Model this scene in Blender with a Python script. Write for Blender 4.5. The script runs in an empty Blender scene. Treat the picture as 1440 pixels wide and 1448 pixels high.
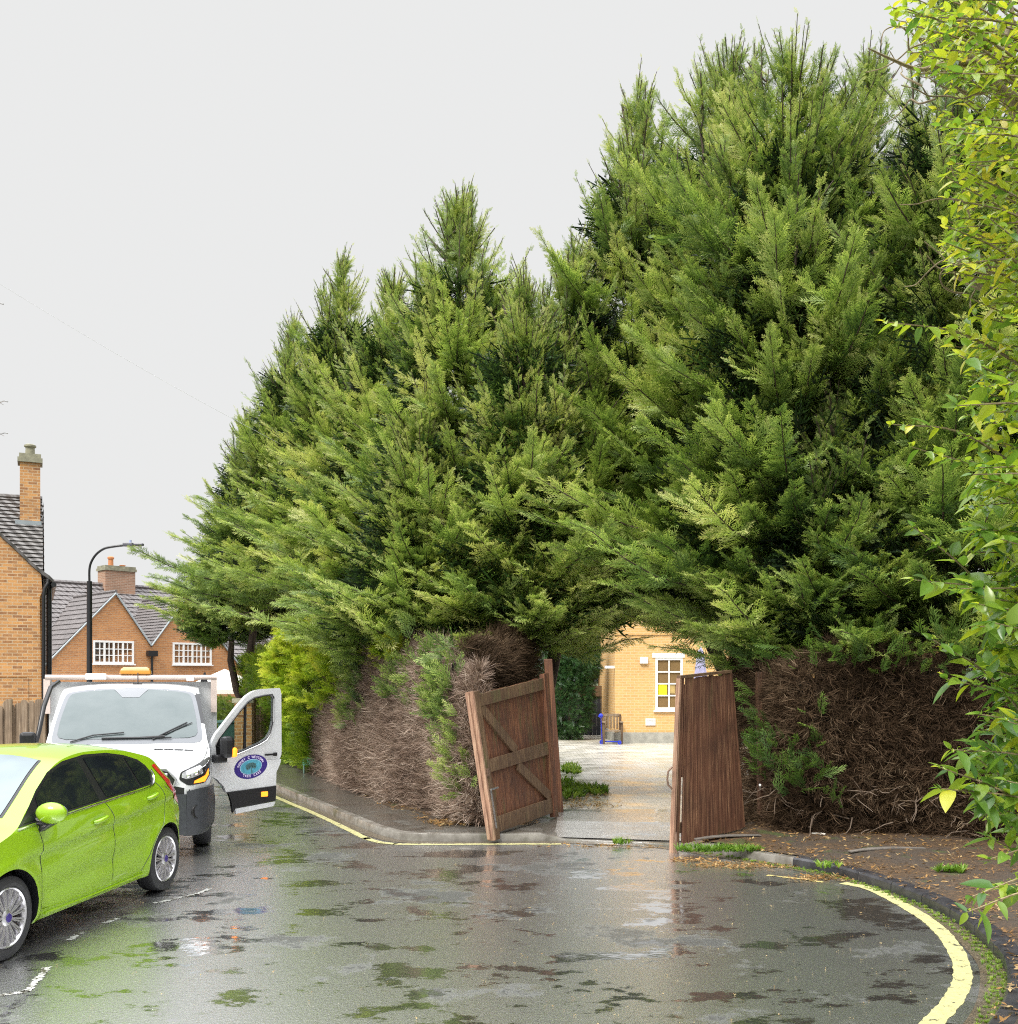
import bpy, bmesh, math, random
import numpy as np
from mathutils import Vector, Matrix
R = math.radians
rng = np.random.default_rng(7)
random.seed(7)
scn = bpy.context.scene
C = scn.collection

# ------------------------------------------------------------------ camera
H = 2.06
cam_d = bpy.data.cameras.new('camera'); cam = bpy.data.objects.new('camera', cam_d); C.objects.link(cam)
cam.location = (0, 0, H); cam.rotation_euler = (R(90), 0, 0)
cam_d.sensor_fit = 'HORIZONTAL'; cam_d.sensor_width = 36; cam_d.lens = 36
cam_d.shift_y = (960-724)/1440
cam_d.clip_start = 0.05; cam_d.clip_end = 3000
scn.camera = cam
# ------------------------------------------------------------------ world: white overcast, brighter overhead
SUN_EL, SUN_AZ = 52, 215           # azimuth clockwise from +Y
w = bpy.data.worlds.new('World'); scn.world = w; w.use_nodes = True
nt = w.node_tree; N = nt.nodes; L = nt.links; N.clear()
out = N.new('ShaderNodeOutputWorld'); bg = N.new('ShaderNodeBackground'); L.new(bg.outputs[0], out.inputs[0])
tc = N.new('ShaderNodeTexCoord'); sp = N.new('ShaderNodeSeparateXYZ'); L.new(tc.outputs['Generated'], sp.inputs[0])
mr = N.new('ShaderNodeMapRange'); mr.interpolation_type = 'LINEAR'
mr.inputs[1].default_value = 0.56; mr.inputs[2].default_value = 1.0; mr.inputs[3].default_value = 0.0; mr.inputs[4].default_value = 1.0
L.new(sp.outputs[2], mr.inputs[0])
ov = N.new('ShaderNodeMix'); ov.data_type = 'RGBA'
ov.inputs[6].default_value = (.825, .83, .828, 1); ov.inputs[7].default_value = (6.6, 6.7, 6.85, 1)
L.new(mr.outputs[0], ov.inputs[0])
sky = N.new('ShaderNodeTexSky'); sky.sky_type = 'NISHITA'; sky.sun_disc = False
sky.sun_elevation = R(SUN_EL); sky.sun_rotation = R(SUN_AZ)
sm = N.new('ShaderNodeVectorMath'); sm.operation = 'SCALE'; sm.inputs[3].default_value = .1; L.new(sky.outputs[0], sm.inputs[0])
m2 = N.new('ShaderNodeMix'); m2.data_type = 'RGBA'
sc_ = N.new('ShaderNodeMath'); sc_.operation = 'MULTIPLY'; sc_.inputs[1].default_value = .25; L.new(mr.outputs[0], sc_.inputs[0])
L.new(sc_.outputs[0], m2.inputs[0]); L.new(ov.outputs[2], m2.inputs[6]); L.new(sm.outputs[0], m2.inputs[7])
L.new(m2.outputs[2], bg.inputs[0]); bg.inputs[1].default_value = 1.0
# ------------------------------------------------------------------ sun (soft, behind cloud)
sd = bpy.data.lights.new('sun', 'SUN'); sun = bpy.data.objects.new('sun', sd); C.objects.link(sun)
sd.energy = 4.0; sd.angle = R(20); sd.color = (1, .96, .88)
az = R(SUN_AZ); el = R(SUN_EL)
sv = Vector((math.sin(az)*math.cos(el), math.cos(az)*math.cos(el), math.sin(el)))
sun.rotation_euler = sv.to_track_quat('Z', 'Y').to_euler()
scn.view_settings.view_transform = 'Standard'; scn.view_settings.look = 'None'
scn.view_settings.exposure = 0; scn.view_settings.gamma = 1
scn.cycles.use_denoising = False; scn.cycles.use_adaptive_sampling = False; scn.cycles.sample_clamp_indirect = 4; scn.cycles.pixel_filter_type = 'BLACKMAN_HARRIS'; scn.cycles.filter_width = 1.1
scn.cycles.max_bounces = 6; scn.cycles.diffuse_bounces = 3; scn.cycles.glossy_bounces = 3
scn.cycles.transparent_max_bounces = 6; scn.cycles.transmission_bounces = 4

# ------------------------------------------------------------------ helpers
def at(px, py, Y):                       # a pixel of the photograph at distance Y
    return Vector(((px-720)/1440*Y, Y, H-(py-960)/1440*Y))
def gp(px, py, z=0):                     # a pixel on the ground plane z
    Y = 1440*(H-z)/(py-960)
    return Vector(((px-720)/1440*Y, Y, z))
def tag(o, label=None, cat=None, group=None, kind=None):
    if label: o['label'] = label
    if cat: o['category'] = cat
    if group: o['group'] = group
    if kind: o['kind'] = kind
    return o
def empty(name, loc=(0, 0, 0), rz=0, label=None, cat=None, group=None, parent=None):
    o = bpy.data.objects.new(name, None); C.objects.link(o); o.location = loc; o.rotation_euler = (0, 0, rz)
    o.empty_display_size = .2
    if parent: o.parent = parent
    return tag(o, label, cat, group)
def link(name, me, mats, parent=None):
    if not isinstance(mats, (list, tuple)): mats = [mats]
    for m in mats: me.materials.append(m)
    o = bpy.data.objects.new(name, me); C.objects.link(o)
    if parent: o.parent = parent
    return o
class MB:
    def __init__(s): s.v = []; s.f = []; s.m = []; s.mi = 0
    def add(s, vs, fs):
        b = len(s.v); s.v += [tuple(v) for v in vs]
        for f in fs: s.f.append(tuple(b+i for i in f)); s.m.append(s.mi)
        return s
    def box(s, x0, x1, y0, y1, z0, z1, M=None):
        vs = [Vector((x, y, z)) for z in (z0, z1) for y in (y0, y1) for x in (x0, x1)]
        if M: vs = [M @ v for v in vs]
        return s.add(vs, [(0, 2, 3, 1), (4, 5, 7, 6), (0, 1, 5, 4), (2, 6, 7, 3), (0, 4, 6, 2), (1, 3, 7, 5)])
    def prism(s, poly, d, M=None):          # polygon in XZ, extruded from y=d[0] to y=d[1]
        n = len(poly)
        vs = [Vector((p[0], d[0], p[1])) for p in poly]+[Vector((p[0], d[1], p[1])) for p in poly]
        if M: vs = [M @ v for v in vs]
        return s.add(vs, [tuple(range(n)), tuple(range(2*n-1, n-1, -1))]+[(i, n+i, n+(i+1) % n, (i+1) % n) for i in range(n)])
    def tube(s, pts, r, n=8, cap=True):
        pts = [Vector(p) for p in pts]; k = len(pts)
        if not isinstance(r, (list, tuple)): r = [r]*k
        vs = []; up = None
        for i, p in enumerate(pts):
            d = (pts[min(i+1, k-1)]-pts[max(i-1, 0)]).normalized()
            if up is None: up = Vector((0, 0, 1)) if abs(d.z) < .9 else Vector((1, 0, 0))
            a = d.cross(up).normalized(); b = a.cross(d).normalized(); up = b
            for j in range(n):
                t = 2*math.pi*j/n
                vs.append(p+(a*math.cos(t)+b*math.sin(t))*r[i])
        fs = [(i*n+j, i*n+(j+1) % n, (i+1)*n+(j+1) % n, (i+1)*n+j) for i in range(k-1) for j in range(n)]
        if cap: fs += [tuple(range(n-1, -1, -1)), tuple((k-1)*n+j for j in range(n))]
        return s.add(vs, fs)
    def lathe(s, prof, n=32, M=None, close=False):   # profile (radius, height) turned about Z
        k = len(prof); vs = []
        for r_, z in prof:
            for j in range(n):
                t = 2*math.pi*j/n; v = Vector((r_*math.cos(t), r_*math.sin(t), z)); vs.append(M @ v if M else v)
        fs = [(i*n+j, i*n+(j+1) % n, (i+1)*n+(j+1) % n, (i+1)*n+j) for i in range(k-1) for j in range(n)]
        if close: fs += [((k-1)*n+j, (k-1)*n+(j+1) % n, (j+1) % n, j) for j in range(n)]
        return s.add(vs, fs)
    def ball(s, c, r, n=12, M=None, e=1.0):
        prof = []
        for i in range(n//2+1):
            a = -math.pi/2+math.pi*i/(n//2)
            prof.append((math.cos(a), math.sin(a)))
        r = r if isinstance(r, (tuple, list)) else (r, r, r)
        Mx = Matrix.Translation(c) @ (M if M else Matrix.Identity(4)) @ Matrix.Diagonal((*r, 1))
        return s.lathe([(max(a, 1e-3), b) for a, b in prof], n, Mx)
    def build(s, name, mats, parent=None, smooth=0, bevel=0):
        me = bpy.data.meshes.new(name); me.from_pydata(s.v, [], s.f); me.update()
        if isinstance(mats, (list, tuple)):
            me.polygons.foreach_set('material_index', s.m)
        bm = bmesh.new(); bm.from_mesh(me); bmesh.ops.recalc_face_normals(bm, faces=bm.faces); bm.to_mesh(me); bm.free()
        if smooth:
            me.polygons.foreach_set('use_smooth', [True]*len(me.polygons)); me.set_sharp_from_angle(angle=R(smooth))
        o = link(name, me, mats, parent)
        if bevel:
            b = o.modifiers.new('bevel', 'BEVEL'); b.width = bevel; b.segments = 2; b.limit_method = 'ANGLE'; b.angle_limit = R(40)
        return o
def np_mesh(name, verts, quads, mat, parent=None, tone=None, smooth=False):
    me = bpy.data.meshes.new(name); nv = len(verts); nf = len(quads); k = quads.shape[1]
    me.vertices.add(nv); me.vertices.foreach_set('co', np.ascontiguousarray(verts, dtype=np.float32).ravel())
    me.loops.add(nf*k); me.loops.foreach_set('vertex_index', np.ascontiguousarray(quads, dtype=np.int32).ravel())
    me.polygons.add(nf); me.polygons.foreach_set('loop_start', np.arange(0, nf*k, k, dtype=np.int32))
    if smooth: me.polygons.foreach_set('use_smooth', np.ones(nf, dtype=bool))
    if tone is not None:
        a = me.attributes.new('tone', 'FLOAT', 'POINT'); a.data.foreach_set('value', np.ascontiguousarray(tone, dtype=np.float32))
    me.update(calc_edges=True)
    return link(name, me, mat, parent)
def nrm(a): return a/np.maximum(np.linalg.norm(a, axis=-1, keepdims=True), 1e-9)
def catmull(pts, n=8):
    pts = [np.array(p, float) for p in pts]; P = [2*pts[0]-pts[1]]+pts+[2*pts[-1]-pts[-2]]; o = []
    for i in range(1, len(P)-2):
        for t in np.linspace(0, 1, n, endpoint=False):
            a, b, c, d = P[i-1:i+3]
            o.append(.5*((2*b)+(c-a)*t+(2*a-5*b+4*c-d)*t*t+(3*b-a-3*c+d)*t**3))
    o.append(pts[-1]); return np.array(o)
def smoothstep(a, b, x):
    t = np.clip((x-a)/(b-a), 0, 1); return t*t*(3-2*t)

# ------------------------------------------------------------------ materials
class NB:
    def __init__(s, name):
        s.m = bpy.data.materials.new(name); s.m.use_nodes = True; s.t = s.m.node_tree; s.n = s.t.nodes
        s.p = s.n['Principled BSDF']; s.out = s.n['Material Output']
        s._c = None
    def L(s, a, b): s.t.links.new(a, b)
    def obj(s):
        if not s._c: s._c = s.n.new('ShaderNodeTexCoord')
        return s._c.outputs['Object']
    def sc(s, v, x, y, z):
        m = s.n.new('ShaderNodeMapping'); m.inputs['Scale'].default_value = (x, y, z); s.L(v, m.inputs[0]); return m.outputs[0]
    def noise(s, scale, detail=4, rough=.55, v=None, dist=0):
        n = s.n.new('ShaderNodeTexNoise'); n.inputs['Scale'].default_value = scale; n.inputs['Detail'].default_value = detail
        n.inputs['Roughness'].default_value = rough; n.inputs['Distortion'].default_value = dist
        s.L(v if v else s.obj(), n.inputs['Vector']); return n.outputs['Fac']
    def ramp(s, f, stops):
        r = s.n.new('ShaderNodeValToRGB'); e = r.color_ramp.elements
        while len(e) < len(stops): e.new(.5)
        for i, (p, c) in enumerate(stops):
            e[i].position = p; e[i].color = (*c, 1) if isinstance(c, (tuple, list)) else (c, c, c, 1)
        s.L(f, r.inputs[0]); return r.outputs[0]
    def mix(s, f, a, b, mode='MIX'):
        m = s.n.new('ShaderNodeMix'); m.data_type = 'RGBA'; m.blend_type = mode
        for i, x in ((0, f), (6, a), (7, b)):
            if isinstance(x, (int, float)): m.inputs[i].default_value = x if i == 0 else (x, x, x, 1)
            elif isinstance(x, (tuple, list)): m.inputs[i].default_value = (*x, 1)
            else: s.L(x, m.inputs[i])
        return m.outputs[2]
    def math(s, op, a, b=0):
        m = s.n.new('ShaderNodeMath'); m.operation = op
        for i, x in enumerate((a, b)):
            if isinstance(x, (int, float)): m.inputs[i].default_value = x
            else: s.L(x, m.inputs[i])
        return m.outputs[0]
    def col(s, c):
        if isinstance(c, (tuple, list)): s.p.inputs['Base Color'].default_value = (*c, 1)
        else: s.L(c, s.p.inputs['Base Color'])
        return s
    def set(s, **k):
        for a, v in k.items():
            a = {'rough': 'Roughness', 'metal': 'Metallic', 'spec': 'Specular IOR Level', 'coat': 'Coat Weight', 'coatr': 'Coat Roughness', 'ior': 'IOR', 'trans': 'Transmission Weight', 'sss': 'Subsurface Weight'}[a]
            if isinstance(v, (int, float)): s.p.inputs[a].default_value = v
            else: s.L(v, s.p.inputs[a])
        return s
    def bump(s, h, st=.3, d=.01):
        b = s.n.new('ShaderNodeBump'); b.inputs['Strength'].default_value = st; b.inputs['Distance'].default_value = d
        s.L(h, b.inputs['Height']); s.L(b.outputs[0], s.p.inputs['Normal']); return s
    def sep(s):
        x = s.n.new('ShaderNodeSeparateXYZ'); s.L(s.obj(), x.inputs[0]); return x.outputs
def simple(name, c, rough=.5, var=.12, nscale=6, **k):
    b = NB(name); n = b.noise(nscale, 5)
    lo = tuple(x*(1-var) for x in c); hi = tuple(min(1, x*(1+var)) for x in c)
    b.col(b.ramp(n, [(.3, lo), (.7, hi)])).set(rough=rough, **k); return b.m
def emis(name, c, st):
    b = NB(name); b.col(c); b.p.inputs['Emission Color'].default_value = (*c, 1); b.p.inputs['Emission Strength'].default_value = st; b.m.cycles.emission_sampling = 'NONE'; return b.m
M = {}
def asphalt(name, base, wetlo, wethi, moss=True, top_ior=3.0, gs=70):
    b = NB(name); o = b.obj()
    fine = b.noise(gs, 3, .75); grain2 = b.noise(gs*2.3, 2, .7); med = b.noise(9, 5, .6); big = b.noise(.45, 6, .62, v=b.sc(o, 1, .75, 1))
    c = b.ramp(fine, [(.34, tuple(x*.25 for x in base)), (.5, base), (.59, tuple(x*2.4 for x in base)), (.68, tuple(x*5.5 for x in base))])
    c = b.mix(.4, c, b.ramp(grain2, [(.42, tuple(x*.3 for x in base)), (.62, tuple(x*4.5 for x in base))]))
    c = b.mix(b.ramp(med, [(.40, 0), (.7, .3)]), c, (.066, .063, .056))
    c = b.mix(b.ramp(big, [(.52, 0), (.60, .25)]), c, (.075, .066, .050))
    if moss:
        g = b.noise(.8, 9, .7, v=b.sc(o, .9, 1.3, 1))
        c = b.mix(b.ramp(g, [(.62, 0), (.67, .5)]), c, (.058, .064, .026))
        g2 = b.noise(2.3, 9, .74)
        c = b.mix(b.ramp(g2, [(.60, 0), (.64, .75)]), c, (.055, .046, .028))
    grit = b.n.new('ShaderNodeTexVoronoi'); grit.inputs['Scale'].default_value = 13; b.L(o, grit.inputs['Vector'])
    pick = b.math('LESS_THAN', grit.outputs['Distance'], .075)
    gs_ = b.n.new('ShaderNodeSeparateColor'); b.L(grit.outputs['Color'], gs_.inputs[0])
    pick = b.math('MULTIPLY', pick, b.math('GREATER_THAN', gs_.outputs[0], .8))
    c = b.mix(pick, c, (.42, .38, .3)); b.col(c)
    wet = b.noise(1.25, 10, .72, v=b.sc(o, .85, 1.3, 1))                # puddles: crisp, many-lobed edges
    pud = b.ramp(wet, [(.435, 1), (.455, 0)])
    dry = b.ramp(b.noise(.7, 8, .7), [(.55, 0), (.60, 1)])
    b.set(rough=b.mix(pud, b.mix(dry, wetlo, wethi), .09), ior=b.math('SUBTRACT', top_ior, b.math('MULTIPLY', dry, top_ior-1.7)))
    h = b.mix(.5, fine, b.noise(28, 4, .7))
    h = b.mix(b.ramp(wet, [(.435, 1), (.47, 0)]), h, b.mix(.35, .5, b.noise(9, 2)))
    b.set(spec=.72 if top_ior > 5 else .5); b.bump(h, .42, .009)
    return b.m
M['road'] = asphalt('wet_asphalt', (.036, .037, .036), .26, .40, True, 6.2)
M['path'] = asphalt('footway_asphalt', (.050, .045, .038), .28, .55, False, 2.2)
M['gutter'] = asphalt('silty_gutter', (.06, .046, .030), .3, .55, False, 1.9)
def mat_kerb():
    b = NB('wet_kerb_stone'); c = b.ramp(b.noise(5, 6), [(.3, (.10, .09, .075)), (.7, (.26, .245, .22))])
    c = b.mix(b.ramp(b.noise(2.2, 5), [(.55, 0), (.7, .8)]), c, (.05, .055, .02))
    b.col(c).set(rough=b.ramp(b.noise(7, 4), [(.4, .12), (.7, .45)])).bump(b.noise(60, 4), .3, .004); return b.m
M['kerb'] = mat_kerb()
def mat_dkerb():
    b = NB('dark_wet_kerb'); c = b.ramp(b.noise(7, 6), [(.3, (.02, .02, .024)), (.7, (.055, .055, .06))])
    b.col(c).set(rough=.3).bump(b.noise(60, 4), .3, .004); return b.m
M['dkerb'] = mat_dkerb()
def mat_line(name, c0, worn):
    b = NB(name); c = b.ramp(b.noise(20, 5), [(.3, tuple(x*.8 for x in c0)), (.7, c0)])
    c = b.mix(b.ramp(b.noise(12, 7, .75), [(worn, 0), (worn+.05, 1)]), c, (.07, .065, .05))
    cr = b.noise(40, 4, .7); c = b.mix(b.ramp(cr, [(.66, 0), (.7, .7)]), c, (.2, .18, .1))
    b.col(c).set(rough=.35, spec=.4).bump(b.noise(50, 3), .3, .003); return b.m
M['yellow'] = mat_line('yellow_road_paint', (.50, .47, .23), .57)
M['yellow_old'] = mat_line('worn_yellow_road_paint', (.6, .5, .2), .53)
M['white_line'] = mat_line('white_road_paint', (.5, .5, .48), .50)
def mat_soil():
    b = NB('damp_litter_soil'); o = b.obj()
    c = b.ramp(b.noise(26, 8, .75), [(.3, (.014, .009, .006)), (.5, (.06, .035, .016)), (.68, (.19, .10, .035))])
    c = b.mix(b.ramp(b.noise(1.3, 5), [(.45, 0), (.6, .8)]), c, (.05, .038, .028))
    c = b.mix(b.ramp(b.noise(2.6, 6), [(.6, 0), (.68, .7)]), c, (.05, .075, .012))
    b.col(c).set(rough=.7).bump(b.noise(35, 6, .7), .8, .03); return b.m
M['soil'] = mat_soil()
M['grassland'] = simple('rough_ground', (.05, .065, .02), .9, .4, .5)
def mat_paving():
    b = NB('wet_block_paving'); o = b.obj()
    br = b.n.new('ShaderNodeTexBrick'); br.inputs['Scale'].default_value = 1; br.inputs['Brick Width'].default_value = .2; br.inputs['Row Height'].default_value = .1
    br.inputs['Mortar Size'].default_value = .006; br.inputs['Color1'].default_value = (.54, .51, .45, 1); br.inputs['Color2'].default_value = (.44, .41, .35, 1); br.inputs['Mortar'].default_value = (.16, .15, .11, 1)
    b.L(o, br.inputs['Vector'])
    c = b.mix(b.ramp(b.noise(.6, 6), [(.45, 0), (.7, .6)]), br.outputs[0], (.40, .36, .25))
    b.col(c).set(rough=b.ramp(b.noise(1.5, 6), [(.35, .16), (.65, .5)]), ior=1.9); b.bump(br.outputs['Fac'], -.4, .006); return b.m
M['paving'] = mat_paving()
def mat_brick(name, c1, c2, mortar, dark=.35, dirt=(.10, .06, .035)):
    b = NB(name); s = b.sep()
    cx = b.n.new('ShaderNodeCombineXYZ'); b.L(b.math('ADD', s[0], s[1]), cx.inputs[0]); b.L(s[2], cx.inputs[1])
    br = b.n.new('ShaderNodeTexBrick'); br.inputs['Scale'].default_value = 1; br.inputs['Brick Width'].default_value = .235; br.inputs['Row Height'].default_value = .082
    br.inputs['Mortar Size'].default_value = .011; br.inputs['Bias'].default_value = -.1
    br.inputs['Color1'].default_value = (*c1, 1); br.inputs['Color2'].default_value = (*c2, 1); br.inputs['Mortar'].default_value = (*mortar, 1)
    b.L(cx.outputs[0], br.inputs['Vector'])
    c = b.mix(b.ramp(b.noise(1.2, 6, .6), [(.4, 0), (.75, dark)]), br.outputs[0], dirt)
    c = b.mix(b.ramp(b.noise(9, 4, .6), [(.35, 0), (.7, .35)]), c, tuple(min(1, x*1.25) for x in c1))
    b.col(c).set(rough=.75); b.bump(br.outputs['Fac'], -.5, .012); return b.m
M['brick'] = mat_brick('orange_brick', (.60, .30, .10), (.20, .08, .04), (.52, .40, .26))
M['brick_far'] = mat_brick('far_orange_brick', (.55, .25, .09), (.36, .15, .06), (.46, .32, .2), .25)
M['brick_yard'] = mat_brick('yellow_brick', (.66, .40, .15), (.58, .33, .12), (.62, .47, .27), .15, (.5, .26, .1))
M['brick_chim'] = mat_brick('weathered_brick', (.40, .22, .14), (.25, .14, .09), (.42, .34, .27), .6, (.13, .09, .06))
def mat_tile(name, c1, c2):
    b = NB(name); s = b.sep()
    n = b.noise(3, 6, .7); c = b.ramp(n, [(.3, c1), (.7, c2)])
    v = b.math('SINE', b.math('MULTIPLY', b.math('ADD', s[0], s[1]), 21))
    b.col(c).set(rough=.35, spec=.5); b.bump(v, .7, .03); return b.m
M['tile_near'] = mat_tile('grey_roof_tile', (.085, .08, .078), (.14, .13, .122))
M['tile_far'] = mat_tile('mauve_roof_tile', (.115, .105, .105), (.20, .18, .178))
M['lead'] = simple('lead_flashing', (.32, .36, .38), .4)
M['stone'] = simple('mossy_cap_stone', (.25, .24, .17), .8, .3)
M['terracotta'] = simple('terracotta', (.5, .2, .08), .7)
M['black'] = simple('black_plastic', (.012, .012, .014), .35)
M['charcoal'] = simple('charcoal_bumper_plastic', (.032, .035, .041), .42, .15, 30)
M['white'] = simple('white_gloss_paint', (.78, .78, .77), .3, .03)
M['white_pvc'] = simple('white_window_frame', (.8, .8, .79), .4, .04)
M['cement'] = simple('cement_render', (.34, .33, .29), .7, .2)
M['galv'] = simple('brushed_metal', (.5, .5, .5), .35, .1, 20, metal=.9)
M['rust'] = simple('rusty_iron', (.16, .10, .07), .6, .4, 40, metal=.4)
M['chrome'] = simple('chrome', (.8, .8, .8), .12, .03, metal=1.0)
M['rubber'] = simple('tyre_rubber', (.018, .018, .02), .6, .3, 30)
M['alloy'] = simple('silver_alloy', (.62, .61, .63), .25, .05, metal=.85)
def mat_glass(name, c, ior=1.6, rough=.03, metal=0.0):
    b = NB(name); b.col(b.ramp(b.noise(2, 3), [(.3, c), (.7, tuple(x*1.3 for x in c))])).set(rough=rough, ior=ior, metal=metal); return b.m
M['glass_dark'] = mat_glass('tinted_car_glass', (.008, .010, .012), 1.55)
def mat_screen():
    b = NB('windscreen_glass'); n = b.noise(2.6, 6, .65, v=b.sc(b.obj(), 1, 1, 1.6)); c = b.ramp(n, [(.3, (.095, .12, .125)), (.7, (.13, .155, .16))])
    b.col(c).set(rough=.04, ior=1.42); return b.m
M['glass_screen'] = mat_screen()
M['glass_screen2'] = mat_glass('pale_windscreen_glass', (.17, .21, .23), 1.42, .03, 0.0)
M['glass_win'] = mat_glass('window_pane', (.06, .07, .075), 1.9)
def mat_clear():
    b = NB('clear_door_glass'); g = b.n.new('ShaderNodeBsdfGlossy'); g.inputs['Roughness'].default_value = .03
    t = b.n.new('ShaderNodeBsdfTransparent'); t.inputs[0].default_value = (.62, .66, .64, 1)
    f = b.n.new('ShaderNodeFresnel'); f.inputs[0].default_value = 1.6
    m = b.n.new('ShaderNodeMixShader'); b.L(f.outputs[0], m.inputs[0]); b.L(t.outputs[0], m.inputs[1]); b.L(g.outputs[0], m.inputs[2]); b.L(m.outputs[0], b.out.inputs[0]); return b.m
M['glass_clear'] = mat_clear()
def mat_paint(name, c, metal=.25, flake=True):
    b = NB(name); n = b.noise(500, 2) if flake else b.noise(3, 2)
    b.col(b.ramp(n, [(.3, tuple(x*.93 for x in c)), (.7, tuple(min(1, x*1.07) for x in c))])).set(rough=.38, metal=metal, coat=1, coatr=.04)
    b.bump(b.noise(90, 3), .02, .001); return b.m
M['lime'] = mat_paint('lime_metallic_paint', (.25, .44, .004), .12)
M['van_white'] = mat_paint('white_van_paint', (.56, .57, .585), 0, False)
M['red_lens'] = simple('red_lens', (.55, .03, .02), .15, .1, coat=1)
M['amber'] = simple('amber_lens', (.52, .22, .02), .2, .1, 8, coat=1)
M['amber_lit'] = emis('lit_amber_lamp', (1, .27, .015), 1.8)
M['lens'] = simple('clear_lamp_lens', (.55, .56, .58), .1, .4, 18, metal=.6)
M['blue'] = simple('blue_plastic', (.02, .04, .5), .35)
M['navy'] = simple('navy_sign_vinyl', (.035, .02, .17), .3)
M['cyan'] = simple('turquoise_sign_vinyl', (.07, .28, .38), .3, .25, 12)
M['cyan_lt'] = simple('pale_blue_sign_vinyl', (.35, .5, .66), .3)
M['logo_green'] = simple('grey_green_sign_vinyl', (.06, .13, .14), .3)
M['letter'] = simple('lilac_letter_vinyl', (.7, .62, .85), .3)
def mat_wood(name, stops, moss=.6, grain=(38, 38, 1.4), rough=.6):
    b = NB(name); o = b.obj(); v = b.sc(o, *grain)
    n = b.noise(1, 6, .65, v=v, dist=.4)
    c = b.ramp(n, stops)
    g = b.noise(1, 5, .6, v=b.sc(o, 9, 9, .9), dist=.3)
    c = b.mix(b.ramp(g, [(.56, 0), (.68, moss)]), c, (.10, .10, .035))
    c = b.mix(b.ramp(b.noise(1.7, 4), [(.45, 0), (.75, .6)]), c, (.022, .012, .009))
    b.col(c).set(rough=rough).bump(n, .5, .006); return b.m
M['gate_red'] = mat_wood('red_brown_board', [(.25, (.040, .017, .010)), (.5, (.135, .052, .026)), (.72, (.28, .125, .055))])
M['gate_rail'] = mat_wood('mossy_rail_wood', [(.25, (.05, .028, .017)), (.5, (.12, .068, .036)), (.75, (.23, .15, .08))], .6)
M['gate_pale'] = mat_wood('pale_edge_wood', [(.25, (.12, .06, .04)), (.5, (.30, .17, .11)), (.75, (.46, .33, .22))], .3)
M['gate_brown'] = mat_wood('brown_weathered_board', [(.25, (.035, .016, .010)), (.5, (.115, .048, .026)), (.75, (.30, .165, .09))], .35)
M['fence_wood'] = mat_wood('grey_fence_wood', [(.25, (.08, .055, .035)), (.5, (.24, .17, .11)), (.75, (.42, .34, .25))], .4)
M['dark_fence'] = mat_wood('dark_fence_wood', [(.25, (.008, .009, .014)), (.75, (.03, .033, .045))], 0)
M['bark'] = mat_wood('conifer_bark', [(.25, (.02, .013, .009)), (.5, (.06, .04, .028)), (.75, (.12, .085, .06))], .3, (20, 20, 3), .8)
M['shrub_bark'] = mat_wood('shrub_bark', [(.25, (.10, .075, .04)), (.5, (.22, .17, .09)), (.75, (.34, .27, .15))], .4, (60, 60, 60), .7)
def mat_leaf(name, stops, trans=.36, rough=.45, spec=.35, ns=.9, nam=.5):
    b = NB(name); a = b.n.new('ShaderNodeAttribute'); a.attribute_name = 'tone'
    n = b.noise(ns, 3)
    f = b.math('ADD', a.outputs['Fac'], b.math('MULTIPLY', b.math('SUBTRACT', n, .5), nam))
    c = b.ramp(f, stops); b.col(c).set(rough=rough, spec=spec)
    t = b.n.new('ShaderNodeBsdfTranslucent'); b.L(b.mix(1, c, (1.25, 1.3, .7), 'MULTIPLY'), t.inputs[0])
    m = b.n.new('ShaderNodeMixShader'); m.inputs[0].default_value = trans
    b.L(b.p.outputs[0], m.inputs[1]); b.L(t.outputs[0], m.inputs[2]); b.L(m.outputs[0], b.out.inputs[0]); return b.m
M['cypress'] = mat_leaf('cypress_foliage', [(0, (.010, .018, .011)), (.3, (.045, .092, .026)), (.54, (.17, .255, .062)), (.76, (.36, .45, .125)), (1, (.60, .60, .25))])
M['cypress_dk'] = mat_leaf('dark_cypress_foliage', [(0, (.016, .034, .012)), (.35, (.05, .10, .026)), (.65, (.12, .21, .042)), (1, (.28, .36, .09))])
M['golden'] = mat_leaf('golden_cypress_foliage', [(0, (.04, .09, .01)), (.35, (.15, .26, .02)), (.65, (.36, .47, .035)), (1, (.66, .66, .10))])
M['privet'] = mat_leaf('hedge_foliage', [(0, (.05, .08, .015)), (.5, (.12, .19, .03)), (1, (.28, .34, .08))])
M['ivy'] = mat_leaf('ivy_foliage', [(0, (.012, .035, .012)), (.5, (.035, .095, .028)), (1, (.11, .2, .06))], .15, .3)
M['dead'] = mat_leaf('dead_twig', [(0, (.05, .032, .024)), (.4, (.19, .13, .10)), (.75, (.40, .30, .24)), (1, (.6, .5, .42))], .05, .8, .1, .7, .4)
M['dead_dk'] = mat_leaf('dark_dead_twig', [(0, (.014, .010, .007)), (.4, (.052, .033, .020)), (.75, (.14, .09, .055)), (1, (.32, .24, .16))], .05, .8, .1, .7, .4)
M['shrub'] = mat_leaf('shrub_leaf', [(0, (.06, .14, .03)), (.3, (.14, .25, .04)), (.6, (.30, .39, .035)), (.85, (.46, .47, .045)), (1, (.55, .47, .07))], .45, .28, .6, 1.2, .25)
M['weed'] = mat_leaf('weed_leaf', [(0, (.05, .12, .015)), (.5, (.14, .26, .03)), (1, (.33, .42, .07))])
M['litter'] = mat_leaf('leaf_litter', [(0, (.03, .015, .008)), (.4, (.12, .06, .02)), (.7, (.28, .15, .045)), (1, (.42, .32, .16))], .1, .7)
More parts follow.
